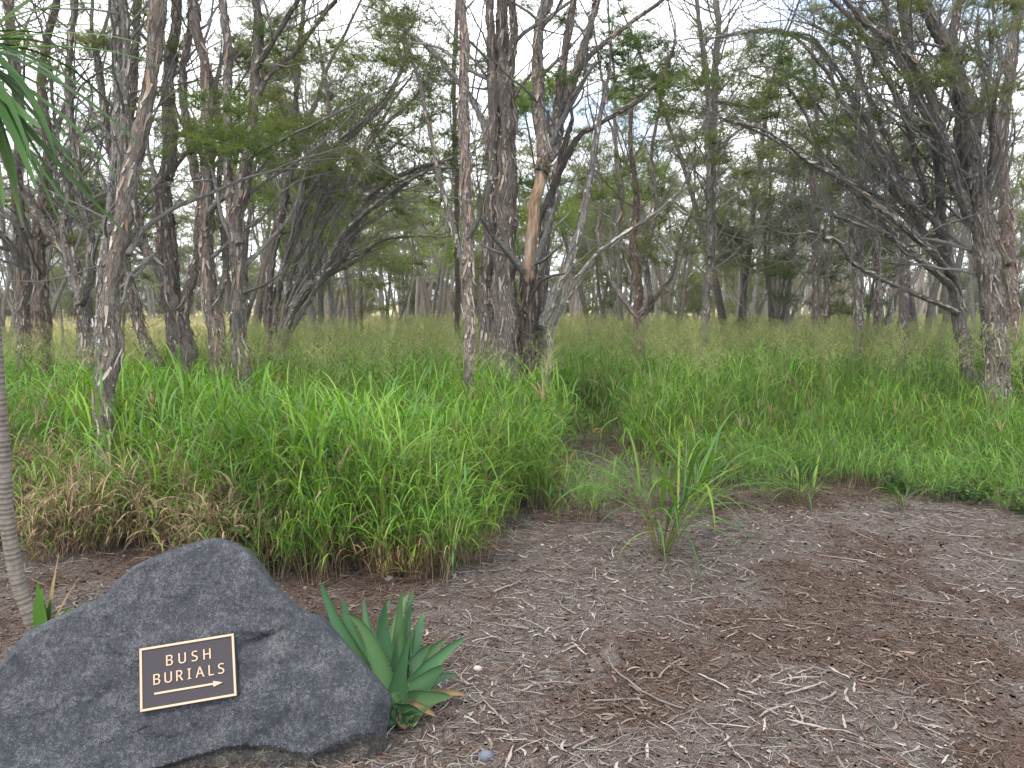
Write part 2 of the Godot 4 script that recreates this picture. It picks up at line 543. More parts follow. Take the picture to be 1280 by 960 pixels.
func plaque():
	var tl := rock_hit(175, 810); var tr := rock_hit(292, 792.5); var br := rock_hit(302, 868); var bl := rock_hit(180.6, 890.6)
	var c := (tl + tr + br + bl) / 4.0
	var u := (tr + br - tl - bl).normalized()
	var w := (tr + br - tl - bl).length() / 2.0
	var vv := rock_n.cross(u).normalized()
	var h := absf((tl + tr - bl - br).dot(vv)) / 2.0
	var o := thing("bronze_plaque", "dark bronze plaque with raised border, arrow and BUSH BURIALS lettering", "sign", c + rock_n * 0.012)
	o.basis = Basis(u, vv, rock_n)
	part("plate", slab(w / 2, h / 2, 0.010, 0.0015), M.plate, o)
	var bt := w * 0.024
	for s in [-1, 1]:
		var a := part("border", slab(w / 2 - 0.0015, bt / 2, 0.005, 0.001), M.brass, o)
		a.position = Vector3(0, s * (h / 2 - bt / 2 - 0.0015), 0.0098)
		var b := part("border", slab(bt / 2, h / 2 - bt - 0.0015, 0.005, 0.001), M.brass, o)
		b.position = Vector3(s * (w / 2 - bt / 2 - 0.0015), 0, 0.0098)
	var font := SystemFont.new()
	font.font_names = PackedStringArray(["Droid Sans"])
	for line in [["BUSH", 0.235, 0.465], ["BURIALS", -0.03, 0.735]]:
		var word: String = line[0]
		var total := 0.0
		var ms := []
		for ch in word:
			var t := TextMesh.new()
			t.text = ch; t.font = font; t.font_size = 64; t.pixel_size = h * 0.165 / 46.0; t.depth = 0.004; t.curve_step = 0.8
			ms.append(t)
			total += t.get_aabb().size.x
		var gap: float = (w * line[2] - total) / (word.length() - 1)
		var x: float = -w * line[2] / 2.0 + w * 0.012
		for t in ms:
			var bb: AABB = t.get_aabb()
			var l := part("letter", t, M.brass, o)
			l.position = Vector3(x - bb.position.x, h * line[1] - bb.position.y - bb.size.y / 2.0, 0.0118)
			x += bb.size.x + gap
	var ar := Node3D.new()
	ar.name = "arrow"
	o.add_child(ar)
	ar.position = Vector3(w * 0.005, -h * 0.25, 0.0098)
	var shaft := part("shaft", slab(w * 0.305, h * 0.0165, 0.004, 0.0008), M.brass, ar)
	shaft.position.x = -w * 0.05
	var mb := MB.new()
	var a := Vector3(w * 0.255, h * 0.047, 0.004); var b := Vector3(w * 0.255, -h * 0.047, 0.004); var d := Vector3(w * 0.355, 0, 0.004)
	var dn := Vector3(0, 0, -0.004)
	mb.tri(a, b, d, Vector3(0, 0, 1), Color.WHITE)
	for e in [[a, b], [b, d], [d, a]]:
		var nn: Vector3 = (e[1] - e[0]).cross(Vector3(0, 0, 1)).normalized()
		mb.tri(e[0], e[1], e[1] + dn, nn, Color.WHITE); mb.tri(e[0], e[1] + dn, e[0] + dn, nn, Color.WHITE)
	part("arrowhead", mb.mesh(), M.brass, ar)

# ---------------------------------------------------------------- trees
func make_sprays():
	# a leafy spray: drooping twiglets carrying many fine leaves
	for k in 4:
		var rng := RandomNumberGenerator.new()
		rng.seed = 300 + k
		var mb := MB.new()
		for t in 10:
			var az := rng.randf() * TAU
			var out := Vector3(cos(az), 0, sin(az))
			var p := Vector3.ZERO
			var dir := (Vector3.UP * rng.randf_range(0.3, 1.1) + out * rng.randf_range(0.3, 1.0)).normalized()
			for s in 8:
				var q := p + dir * rng.randf_range(0.018, 0.034)
				var sd := dir.cross(Vector3(0.3, 0.2, 0.9)).normalized() * 0.0016
				mb.tri(p - sd, p + sd, q, Vector3.UP, Color(1.6, 1.0, 0.9))
				for l in 6:
					var ld := (dir * 0.9 + Vector3(rng.randf_range(-1, 1), rng.randf_range(-0.7, 0.9), rng.randf_range(-1, 1))).normalized()
					var ls := ld.cross(Vector3(rng.randf_range(-1, 1), rng.randf_range(-1, 1), rng.randf_range(-1, 1))).normalized() * rng.randf_range(0.0014, 0.0024)
					var b := rng.randf_range(0.75, 1.3)
					var st := p.lerp(q, rng.randf())
					mb.tri(st - ls, st + ls, st + ld * rng.randf_range(0.022, 0.045), ls.cross(ld).normalized(), Color(b, b, b * 0.9))
				p = q
				dir = (dir + Vector3(rng.randf_range(-0.3, 0.3), -0.16, rng.randf_range(-0.3, 0.3))).normalized()
		sprays.append(mb)
	for k in 3:
		var rng := RandomNumberGenerator.new()
		rng.seed = 340 + k
		var mb := MB.new()
		# a loose flap of papery bark hanging from its upper end and curling outwards
		var pts := PackedVector3Array(); var wd := PackedFloat32Array()
		var a := 0.02
		var p := Vector3(0, 0.5, 0)
		for i in 7:
			pts.append(p)
			wd.append((0.18 + 0.30 * rng.randf()) * (1.0 - 0.75 * pow(i / 6.0, 2.0)))
			p += Vector3(rng.randf_range(-0.03, 0.03), -cos(a), sin(a)) * 0.16
			a += rng.randf_range(0.02, 0.30 + 0.12 * k)
		mb.strap(pts, wd, Vector3(1, 0, 0), -0.35, Color.WHITE)
		flakes.append(mb)

class Plant:
	var placed := false               # built where it stands, so that what rises past the picture can be lighter
	var wood := MB.new()              # thin branches
	var limbs := []                   # one mesh for each branch that leaves a stem
	func branch(p: Vector3, d: Vector3, L: float, r: float, lvl: int):
		wood = MB.new()
		limbs.append(wood)
		grow(p, d, L, r, lvl)
	var fol := []
	var rng := RandomNumberGenerator.new()
	var leafy := 0.5                  # share of branch ends in leaf
	var low := 2.6                    # height under which branches are bare
	var seg := 0.15
	var col := Color(0.90, 0.90, 0.91)
	var up := 0.05
	var wig := 0.2
	var pad := 1.0
	var sub := 1.8
	func rv() -> Vector3:
		return Vector3(rng.randf_range(-1, 1), rng.randf_range(-1, 1), rng.randf_range(-1, 1))
	func leaves(p: Vector3, d: Vector3, k: int, spread: float):
		for i in k:
			var o := rv() * spread
			o.y = absf(o.y) * 0.6
			var y := (d * 0.6 + Vector3.UP * 0.5 + rv() * 0.6).normalized()
			var x := y.cross(rv()).normalized()
			fol.append(Transform3D(Basis(x, y, x.cross(y)) * rng.randf_range(0.75, 1.35) * pad, p + o))
	func grow(p: Vector3, d: Vector3, L: float, r: float, lvl: int):
		var n := maxi(3, int(L / seg))
		var st := L / n
		var pts := PackedVector3Array([p]); var rad := PackedFloat32Array([r])
		var dirs := [d]
		var bend := rv() * 0.05
		for i in n:
			d = (d + rv() * wig + bend + Vector3.UP * up).normalized()
			p += d * st
			pts.append(p); dirs.append(d)
			rad.append(lerpf(r, r * 0.32, float(i + 1) / n))
		wood.tube(pts, rad, 6 if r > 0.02 else (5 if r > 0.01 else (4 if lvl < 2 else 3)), col * rng.randf_range(0.8, 1.2), 0.0, null, false)
		if lvl < 2:
			for k in int(L * sub * (1.0 + lvl * 0.6) + rng.randf()):
				var i := rng.randi_range(int(n * 0.25), n)
				var dd: Vector3 = dirs[i]
				var az := dd.cross(rv()).normalized()
				var nd := dd.rotated(az, rng.randf_range(0.45, 1.15))
				grow(pts[i], nd, L * rng.randf_range(0.28, 0.6), maxf(rad[i] * 0.55, 0.0035), lvl + 1)
		if p.y > low and rng.randf() < leafy * (0.035 if lvl == 2 else 0.175):
			if not placed or p.y < 2.0 - 0.42 * p.z: leaves(p, d, rng.randi_range(4, 7), 0.18 * pad)
			elif rng.randf() < 0.4: leaves(p, d, 3, 0.25)

func crown_color(rng: RandomNumberGenerator, base: Color) -> Color:
	var k := rng.randf_range(0.85, 1.55)
	return Color(base.r * k * rng.randf_range(0.9, 1.2), base.g * k, base.b * k * rng.randf_range(0.8, 1.2))

func put_crown(t: Plant, root: Node3D, base: Color):
	# one part: all the sprays of the crown
	if t.fol.is_empty(): return
	var xs := []; var cs := []
	for x: Transform3D in t.fol:
		x.origin -= root.position
		xs.append(x); cs.append(crown_color(t.rng, base))
	many("crown", spray_mesh[t.rng.randi() % 4], M.needles, xs, cs, root).set_meta("kind", "stuff")
	sprayed += xs.size()
var sprayed := 0
var spray_mesh := []
var flake_mesh := []

func curve(ctrl: PackedVector3Array, rad: Array, step: float) -> Array:
	# Catmull-Rom through the control points
	var pts := PackedVector3Array(); var rr := PackedFloat32Array()
	var n := ctrl.size()
	for i in n - 1:
		var a := ctrl[maxi(i - 1, 0)]; var b := ctrl[i]; var c := ctrl[i + 1]; var d := ctrl[mini(i + 2, n - 1)]
		var k := maxi(1, int(b.distance_to(c) / step))
		for s in k:
			var f := float(s) / k
			pts.append(b.cubic_interpolate(c, a, d, f))
			rr.append(lerpf(rad[i], rad[i + 1], f))
	pts.append(ctrl[n - 1]); rr.append(rad[n - 1])
	return [pts, rr]

func along_pixels(p: Array, f: float) -> Vector2:
	var n := p.size() / 2
	var x := f * (n - 1)
	var i := mini(int(x), n - 2)
	return Vector2(p[i * 2], p[i * 2 + 1]).lerp(Vector2(p[i * 2 + 2], p[i * 2 + 3]), x - i)

# stems: [name, [pixels], width at start, width at end (pixels), depth change, grows from the ground, tint, side branches per metre]
func hero(called: String, label: String, d: float, seed_: int, stems: Array, o := {}):
	var t := Plant.new()
	t.rng.seed = seed_
	t.leafy = o.get("leafy", 0.5)
	t.placed = true
	t.low = o.get("low", 2.7)
	t.wig = o.get("wig", 0.22)
	var tint: Color = o.get("tint", Color(1, 1, 1))
	var px0: Array = stems[0][1]
	var base := at(px0[0], px0[1], d)
	base.y = gh(base.x, base.z)
	var root := thing(called, label, "tree", base, o.get("group", ""))
	var fx := [[], [], []]; var fc := [[], [], []]
	# fans: branches that run between two traced ones: [first, second, how many, width]
	stems = stems.duplicate()
	for fan in o.get("fans", []):
		var pa: Array = stems[fan[0]][1]; var pb: Array = stems[fan[1]][1]
		for k in fan[2]:
			var m := t.rng.randf_range(-0.15, 1.15)
			var shift := t.rng.randf_range(-0.06, 0.06)
			var px := []
			for i in 9:
				var f := clampf((0.16 + 0.84 * i / 8.0) * t.rng.randf_range(0.97, 1.03) + shift * i / 8.0, 0, 1)
				var qa := along_pixels(pa, f); var qb := along_pixels(pb, f)
				var q := qa.lerp(qb, m) + Vector2(t.rng.randf_range(-1, 1), t.rng.randf_range(-1, 1)) * 5.0 * minf(1.0, i / 2.0)
				px.append(q.x); px.append(q.y)
			stems.append(["limb", px, fan[3] * t.rng.randf_range(0.7, 1.2), 2.4, t.rng.randf_range(-1.4, 1.2), false, Color(1, 1, 1) * t.rng.randf_range(0.78, 1.25), 1.8])
	for s in stems:
		var px: Array = s[1]
		var n := px.size() / 2
		var ctrl := PackedVector3Array(); var rad := []
		var col: Color = s[6] if s.size() > 6 and s[6] != null else tint
		var w0: float = s[2]; var w1: float = s[3]
		var off: float = o.get("off", 0.0)
		if s[5] is float: off = s[5]
		var grounded: bool = s[5] is bool and s[5]
		for i in n:
			var f := float(i) / maxi(1, n - 1)
			var dd: float = d + off + s[4] * f
			var p := at(px[i * 2], px[i * 2 + 1], dd)
			var r := lerpf(w0, w1, f) * (0.46 if w0 > 40.0 else 0.42) / F * dd
			if i == 0 and grounded:
				var g := p
				g.y = gh(p.x, p.z) - 0.06
				trunks.append([g.x, g.z, r * 1.4])
				if p.y - g.y > 0.12:
					ctrl.append(g); rad.append(r * 1.45)
					if p.y - g.y > 0.5:
						ctrl.append(g.lerp(p, 0.4) + Vector3(0.02, 0, 0)); rad.append(r * 1.12)
			ctrl.append(p); rad.append(r)
		var open: bool = px[px.size() - 1] <= 6
		if open:
			# carry on above the picture to the top of the tree
			var q := ctrl[ctrl.size() - 1]
			var dir := (q - ctrl[ctrl.size() - 3]).normalized()
			var r: float = rad[rad.size() - 1]
			var top: float = o.get("top", 8.0) + t.rng.randf_range(-0.8, 0.8)
			var k := 0
			while q.y < top and k < 12:
				dir = (dir + t.rv() * 0.22 + Vector3.UP * 0.06).normalized()
				q += dir * 0.55
				r = maxf(r * 0.86, 0.014)
				ctrl.append(q); rad.append(r)
				k += 1
		var thick: bool = w0 / F * d > 0.10
		var cv := curve(ctrl, rad, 0.05 if thick else 0.07)
		var pts: PackedVector3Array = cv[0]; var rr: PackedFloat32Array = cv[1]
		for i in range(1, pts.size() - 1):
			var e := minf(rr[i], 0.06) * 0.55
			pts[i] += Vector3(bnoise.get_noise_3d(pts[i].x, pts[i].y * 2.2, seed_), 0, bnoise.get_noise_3d(pts[i].z, pts[i].y * 2.2, seed_ + 50)) * e
			rr[i] *= 1.0 + (0.06 if s[0] == "bare_stem" else 0.26) * bnoise.get_noise_3d(pts[i].y * 2.5, seed_ * 3.0, pts[i].x)
		var mb := MB.new()
		mb.tube(pts, rr, 30 if thick else 9, col if s[0] == "bare_stem" else col * BK, (0.003 if s[0] == "bare_stem" else 0.026 if thick else 0.007) * o.get("rough", 1.0), bnoise)
		if s[0] == "bare_stem":
			# long streaks of bare wood, weathered and stained
			for i in mb.v.size():
				var q := mb.v[i]
				var e := bnoise.get_noise_3d(q.x * 30.0, q.y * 2.2, q.z * 30.0)
				var g := bnoise.get_noise_3d(q.x * 70.0 + 9.0, q.y * 9.0, q.z * 70.0)
				var c := Color(0.30, 0.205, 0.13).lerp(Color(0.19, 0.125, 0.085), smoothstep(0.0, 0.35, e)).lerp(Color(0.36, 0.31, 0.265), smoothstep(0.1, 0.4, -e))
				mb.c[i] = c * (1.0 + 0.5 * g)
		part(s[0], mb.mesh(base), M.palm_stem if s[0] == "bare_stem" else M.bark, root)
		# side branches
		var dens: float = s[7] if s.size() > 7 else o.get("dens", 1.6)
		var from: float = o.get("from", 1.9)
		for i in pts.size() - 1:
			if pts[i].y < from: continue
			var hi: float = 1.6 if pts[i].y > 5.0 else 1.0
			if t.rng.randf() < 1.55 * dens * hi * pts[i].distance_to(pts[i + 1]):
				var td := (pts[i + 1] - pts[i]).normalized()
				var az := td.cross(t.rv()).normalized()
				t.branch(pts[i], td.rotated(az, t.rng.randf_range(0.5, 1.2)), t.rng.randf_range(0.7, 2.2), clampf(rr[i] * 0.32, 0.007, 0.026), 0)
		var last := pts.size() - 1
		var ed := (pts[last] - pts[last - 2]).normalized()
		for k in 2: t.branch(pts[last], (ed + t.rv() * 0.5).normalized(), t.rng.randf_range(0.5, 1.3), maxf(rr[last] * 0.7, 0.006), 1)
		# loose bark
		if (thick or w0 / F * d > 0.06) and s[0] != "bare_stem":
			for i in pts.size() - 1:
				var many_: float = 100.0 * rr[i] / 0.10 * o.get("peel", 1.0)
				var g: float = many_ * pts[i].distance_to(pts[i + 1])
				while g > 0.0 and pts[i].y < 5.8:
					if t.rng.randf() < g:
						var a := t.rng.randf() * TAU
						var td := (pts[i + 1] - pts[i]).normalized()
						var z := Vector3(cos(a), 0, sin(a))
						z = (z - td * z.dot(td)).normalized()
						var x := td.cross(z)
						var l := 0.05 + 0.24 * pow(t.rng.randf(), 2.0)
						var wd := t.rng.randf_range(0.03, 0.085)
						var b := Basis(x, td, z).rotated(z, t.rng.randf_range(-0.25, 0.25))
						var k := t.rng.randi() % 3
						fx[k].append(Transform3D(Basis(b.x * wd, b.y * l, b.z * (0.02 + l * t.rng.randf_range(0.10, 0.42))), pts[i] + z * (rr[i] * 0.97) - base))
						var tone: Color = [Color(0.34, 0.32, 0.30), Color(0.24, 0.21, 0.19), Color(0.13, 0.105, 0.09), Color(0.40, 0.385, 0.365), Color(0.26, 0.20, 0.155), Color(0.27, 0.25, 0.235)][t.rng.randi() % 6]
						fc[k].append(tone * col)
					g -= 1.0
	for b in t.limbs: part("branch", b.mesh(base), M.bark, root)
	for k in 3:
		if fx[k].size(): many("loose_bark", flake_mesh[k], M.litter, fx[k], fc[k], root).set_meta("kind", "stuff")
	for e in o.get("pads", []):
		# leafy clumps: [x, y, depth change, sprays, spread]
		t.leaves(at(e[0], e[1], d + e[2]), Vector3.UP, int(e[3] * 0.58), e[4] * 1.15)
	put_crown(t, root, o.get("leaf", Color(0.125, 0.15, 0.072)))

func grove():
	var g1 := Color(1.0, 0.97, 0.93); var dark := Color(0.80, 0.75, 0.71); var pale := Color(1.16, 1.16, 1.16); var tan := Color(1.12, 0.92, 0.74)
	hero("tea_tree", "slim tree with pale smooth upper trunk and peeling dark bark near its base", 6.2, 11, [
		["trunk", [130, 600, 131, 535, 131, 488, 141, 444, 139, 400, 141, 350, 149, 308, 158, 255, 168, 201, 178, 151, 186, 110, 193, 50, 196, 0], 31, 20, 0.1, true, Color(1.06, 0.98, 0.90), 0.5],
		["limb", [160, 318, 168, 305, 181, 286, 205, 268, 228, 255, 255, 245, 279, 235, 310, 222, 336, 215], 9, 3.5, 0.7, false, g1, 1.0]],
		{"leafy": 0.45, "low": 2.5, "from": 2.9, "peel": 0.6, "top": 7.5, "pads": [[292, 160, 0.8, 16, 0.3], [310, 190, 0.8, 20, 0.35], [240, 205, 0.6, 18, 0.3], [345, 190, 0.9, 14, 0.3]], "leaf": Color(0.105, 0.15, 0.05)})
	hero("tea_tree", "twin grey stems close together behind the slim peeling tree", 8.4, 12, [
		["trunk", [128, 470, 126, 400, 134, 300, 145, 200, 147, 84, 143, 0], 17, 13, 0.2, true, pale],
		["trunk", [130, 400, 146, 290, 155, 168, 158, 80, 153, 0], 13, 12, -0.3, false, g1]], {"leafy": 0.6, "low": 3.0})
	hero("tea_tree", "stout twin-trunked tree with ragged brown bark near the open straw field", 10.4, 13, [
		["trunk", [32, 475, 29, 400, 30, 334, 27, 300, 20, 230, 25, 150, 15, 60, 10, 0], 23, 12, 0.2, true, Color(0.95, 0.86, 0.8)],
		["trunk", [54, 458, 52, 400, 50, 367, 47, 300, 54, 250, 60, 190, 52, 100, 70, 5], 26, 10, -0.3, true, Color(0.9, 0.78, 0.7)],
		["limb", [30, 335, 8, 300, -30, 275, -60, 230], 11, 5, -0.8, false],
		["limb", [46, 310, 62, 262, 72, 240, 68, 180, 90, 110], 11, 5, 0.8, false]], {"dens": 2.4, "leafy": 0.6})
	hero("tea_tree", "dark trunk forking low into spreading arms beside the slim peeling tree", 9.6, 14, [
		["trunk", [113, 460, 106, 411, 101, 367, 90, 325, 66, 295, 30, 240, 0, 190], 28, 8, 0.5, true, dark],
		["limb", [101, 372, 114, 333, 112, 290, 100, 250, 96, 200, 85, 110, 92, 5], 16, 9, -0.4, false, g1],
		["limb", [102, 380, 88, 340, 78, 290, 84, 230, 70, 160, 62, 80], 11, 5, 0.8, false]], {"dens": 2.4, "leafy": 0.65})
	hero("tea_tree", "broad-based tree with several dark limbs and one trunk leaning away", 9.0, 15, [
		["trunk", [236, 480, 224, 411, 213, 367, 208, 300, 204, 240, 214, 180, 210, 100, 222, 0], 38, 13, 0.0, true, dark],
		["limb", [214, 375, 197, 335, 181, 307, 170, 270, 158, 200, 166, 120, 172, 5], 17, 9, 0.5, false, dark],
		["limb", [224, 405, 240, 350, 249, 300, 250, 250, 240, 190, 228, 120, 236, 40, 240, 0], 17, 9, -0.4, false, Color(0.95, 0.86, 0.78)],
		["trunk", [212, 482, 182, 428, 166, 367, 158, 335, 150, 300, 146, 240, 132, 150, 120, 60], 18, 9, 0.3, true, dark],
		["limb", [217, 390, 205, 350, 192, 322, 180, 330], 12, 9, -0.3, false, pale]], {"dens": 1.8, "leafy": 0.6, "pads": [[132, 70, 0.3, 18, 0.3], [160, 150, 0.5, 16, 0.3], [215, 90, 0.1, 18, 0.3], [232, 130, -0.3, 14, 0.3]]})
	hero("tea_tree", "rough trunk with a hollow knot paired with a darker trunk in the grass", 8.2, 16, [
		["trunk", [276, 482, 272, 434, 265, 384, 259, 334, 256, 300, 259, 235, 260, 151, 255, 77, 245, 34, 243, 0], 26, 12, 0.1, true, Color(0.95, 0.85, 0.78)],
		["limb", [266, 385, 282, 345, 280, 300, 272, 250, 276, 190, 268, 120], 12, 6, 0.5, false, dark],
		["burl", [262, 285, 263, 274, 262, 264], 22, 15, -0.14, -0.06, Color(1.1, 1.0, 0.9), 0.0]], {"leafy": 0.6})
	hero("tea_tree", "blackish shaggy trunk whose long branch sweeps up across the sky", 7.6, 17, [
		["trunk", [304, 512, 302, 451, 299, 401, 299, 350, 296, 300, 299, 252, 312, 185, 317, 134, 322, 67, 321, 0], 28, 13, 0.1, true, dark],
		["limb", [299, 305, 288, 260, 285, 200, 284, 100, 279, 0], 15, 11, 0.3, false, Color(0.9, 0.86, 0.82)],
		["limb", [317, 140, 327, 110, 336, 94, 355, 78, 372, 62, 396, 30, 420, 0], 9, 5, 0.4, false, Color(0.7, 0.62, 0.58)],
		["limb", [321, 85, 331, 67, 356, 27, 373, 0], 9, 6, -0.3, false, Color(0.8, 0.75, 0.7)],
		["limb", [303, 366, 318, 361, 335, 354], 7, 4, -0.3, false, dark]], {"leafy": 0.5, "low": 3.0, "pads": [[388, 78, 0.4, 18, 0.26], [352, 66, 0.2, 14, 0.24], [300, 175, 0.2, 18, 0.28]], "leaf": Color(0.11, 0.145, 0.055)})
	hero("tea_tree", "many-stemmed tree fanning long wavy grey branches out over the grass", 12.0, 18, [
		["trunk", [338, 436, 333, 384, 339, 334, 350, 280, 365, 200, 370, 120, 380, 5], 15, 6, 0.3, true, dark],
		["trunk", [352, 438, 369, 384, 396, 350, 430, 320, 459, 249, 509, 215, 566, 198], 16, 4, -0.8, true, g1, 2.4],
		["limb", [346, 430, 360, 380, 385, 330, 400, 290, 430, 240, 470, 170, 520, 120], 13, 4, 0.5, false, g1, 2.4],
		["limb", [357, 420, 390, 370, 425, 300, 470, 255, 530, 215, 575, 210], 9, 3, -1.2, false, pale, 2.4],
		["limb", [341, 415, 350, 350, 380, 260, 420, 190, 480, 130, 510, 70], 11, 3, 0.9, false, Color(0.85, 0.8, 0.75), 2.4],
		["limb", [372, 384, 410, 345, 440, 330, 480, 300, 540, 295], 7, 3, -0.6, false, g1, 2.0],
		["limb", [352, 350, 372, 290, 380, 230, 410, 150, 400, 60], 9, 4, 0.2, false, g1, 2.0]],
		{"fans": [[1, 2, 3, 6], [2, 4, 3, 6], [3, 1, 3, 5]], "leafy": 0.7, "low": 2.8, "pads": [[455, 100, 0.5, 26, 0.5], [480, 140, 0.8, 22, 0.5], [440, 200, 0.8, 16, 0.4], [500, 165, 0.5, 22, 0.5]], "leaf": Color(0.10, 0.135, 0.045)})
	hero("tea_tree", "massive old tree with thick shaggy trunk, bare orange stem and dark burl", 9.2, 19, [
		["trunk", [631, 470, 630, 400, 629, 350, 631, 267, 634, 183, 632, 125, 627, 67, 628, 0], 42, 17, 0.0, true, Color(0.88, 0.83, 0.78)],
		["trunk", [605, 470, 606, 420, 606, 371, 609, 300, 614, 220, 616, 150, 614, 60, 612, 0], 21, 12, -0.08, true, Color(0.92, 0.86, 0.82)],
		["limb", [632, 130, 638, 80, 642, 40, 641, 0], 15, 11, -0.2, false, dark],
		["trunk", [662, 470, 661, 420, 660, 371, 659, 345], 27, 20, -0.10, true, Color(0.5, 0.44, 0.40)],
		["bare_stem", [659, 352, 663, 310, 668, 267, 673, 230, 679, 200], 18, 17, 0.0, -0.10, Color(0.36, 0.235, 0.14), 0.0],
		["burl", [676, 215, 681, 203, 682, 192], 26, 16, 0.05, -0.10, Color(0.45, 0.40, 0.38), 0.0],
		["limb", [682, 200, 676, 165, 673, 134, 672, 84, 674, 34, 684, 0], 19, 14, 0.0, -0.05, Color(1.12, 1.03, 0.95)],
		["limb", [684, 200, 694, 180, 704, 134, 721, 84, 737, 34, 745, 0], 17, 10, 0.2, -0.05, Color(1.0, 0.95, 0.9)],
		["limb", [694, 178, 699, 120, 704, 80, 711, 34, 717, 0], 13, 10, -0.3, -0.05, dark],
		["trunk", [680, 466, 679, 440, 677, 392, 681, 308, 687, 260, 700, 200, 716, 150], 20, 7, 0.5, true, Color(0.9, 0.86, 0.83)],
		["limb", [679, 405, 690, 372, 702, 350, 720, 300, 731, 258, 739, 217, 745, 175, 757, 110], 15, 7, 0.2, -0.1, pale],
		["limb", [684, 478, 689, 417, 698, 390, 710, 371, 739, 325, 780, 292, 815, 270, 850, 240], 11, 4, -0.5, true, pale],
		["limb", [662, 300, 690, 240, 720, 175, 742, 160, 761, 148, 801, 124, 828, 94, 845, 50], 9, 4, -0.5, 0.35, Color(0.62, 0.56, 0.53)],
		["limb", [716, 100, 735, 72, 761, 50, 805, 17, 828, 0], 9, 5, -0.4, false, Color(0.85, 0.8, 0.76)],
		["limb", [617, 205, 606, 161, 590, 124, 566, 94, 536, 60, 499, 34], 11, 5, 0.6, false, pale],
		["limb", [662, 375, 676, 352, 690, 345, 706, 342], 6, 3, -0.5, -0.15, Color(0.6, 0.55, 0.5)]],
		{"dens": 0.9, "from": 3.0, "leafy": 0.55, "low": 3.2, "top": 9.5, "peel": 1.1, "pads": [[775, 55, 0.3, 34, 0.33], [805, 80, 0.3, 34, 0.33], [755, 95, 0.5, 34, 0.33], [795, 122, 0.4, 34, 0.33], [840, 108, 0.5, 24, 0.3], [735, 40, 0.6, 20, 0.3]], "leaf": Color(0.075, 0.125, 0.045)})
	hero("tea_tree", "slender straight pale trunk close in front of the massive old tree", 7.9, 20, [
		["trunk", [586, 492, 588, 433, 585, 371, 585, 288, 581, 225, 579, 162, 579, 100, 581, 50, 576, 0], 19, 13, 0.1, true, Color(1.12, 1.02, 0.95)],
		["limb", [580, 330, 568, 290, 558, 255, 549, 220, 540, 180, 526, 111, 516, 77, 506, 44], 8, 4, 0.7, false, g1],
		["limb", [584, 300, 596, 280, 601, 255, 597, 225], 7, 3, -0.2, false, dark]], {"dens": 0.6, "leafy": 0.4, "from": 2.2, "low": 3.2, "pads": [[508, 42, 0.7, 22, 0.3], [522, 88, 0.6, 18, 0.28]]})
	hero("tea_tree", "straight dark pole-like trunk standing behind the slender pale one", 14.0, 21, [
		["trunk", [573, 432, 572, 380, 571, 300, 570, 220, 567, 120, 572, 5], 8, 6, 0.2, true, Color(0.5, 0.44, 0.38)]], {"leafy": 0.7, "dens": 1.2, "from": 3.0, "peel": 0.3})
	hero("tea_tree", "dark thick-based tree with stems spreading upward at the grassy clearing edge", 9.0, 22, [
		["trunk", [1243, 512, 1241, 434, 1236, 367, 1230, 302, 1226, 252, 1216, 185, 1203, 118, 1186, 67, 1166, 27, 1152, 0], 31, 16, 0.0, true, dark],
		["trunk", [1252, 505, 1250, 430, 1238, 330, 1214, 262, 1206, 220, 1200, 168, 1192, 90, 1196, 0], 22, 12, 0.4, true, Color(0.85, 0.8, 0.76)],
		["limb", [1208, 262, 1189, 218, 1172, 151, 1152, 94, 1119, 54, 1085, 34, 1058, 0], 16, 8, -0.4, false, Color(0.85, 0.8, 0.76)],
		["limb", [1229, 262, 1236, 225, 1241, 185, 1240, 144, 1248, 97], 9, 5, -0.4, false, Color(0.6, 0.55, 0.52)],
		["limb", [1232, 300, 1210, 270, 1190, 200, 1150, 130, 1120, 60, 1105, 0], 13, 8, 0.5, false, g1],
		["limb", [1216, 190, 1240, 120, 1262, 60, 1278, 0], 10, 7, 0.3, false, g1]], {"fans": [[2, 4, 3, 8]], "dens": 2.4, "leafy": 0.5, "low": 3.2, "top": 8.5})
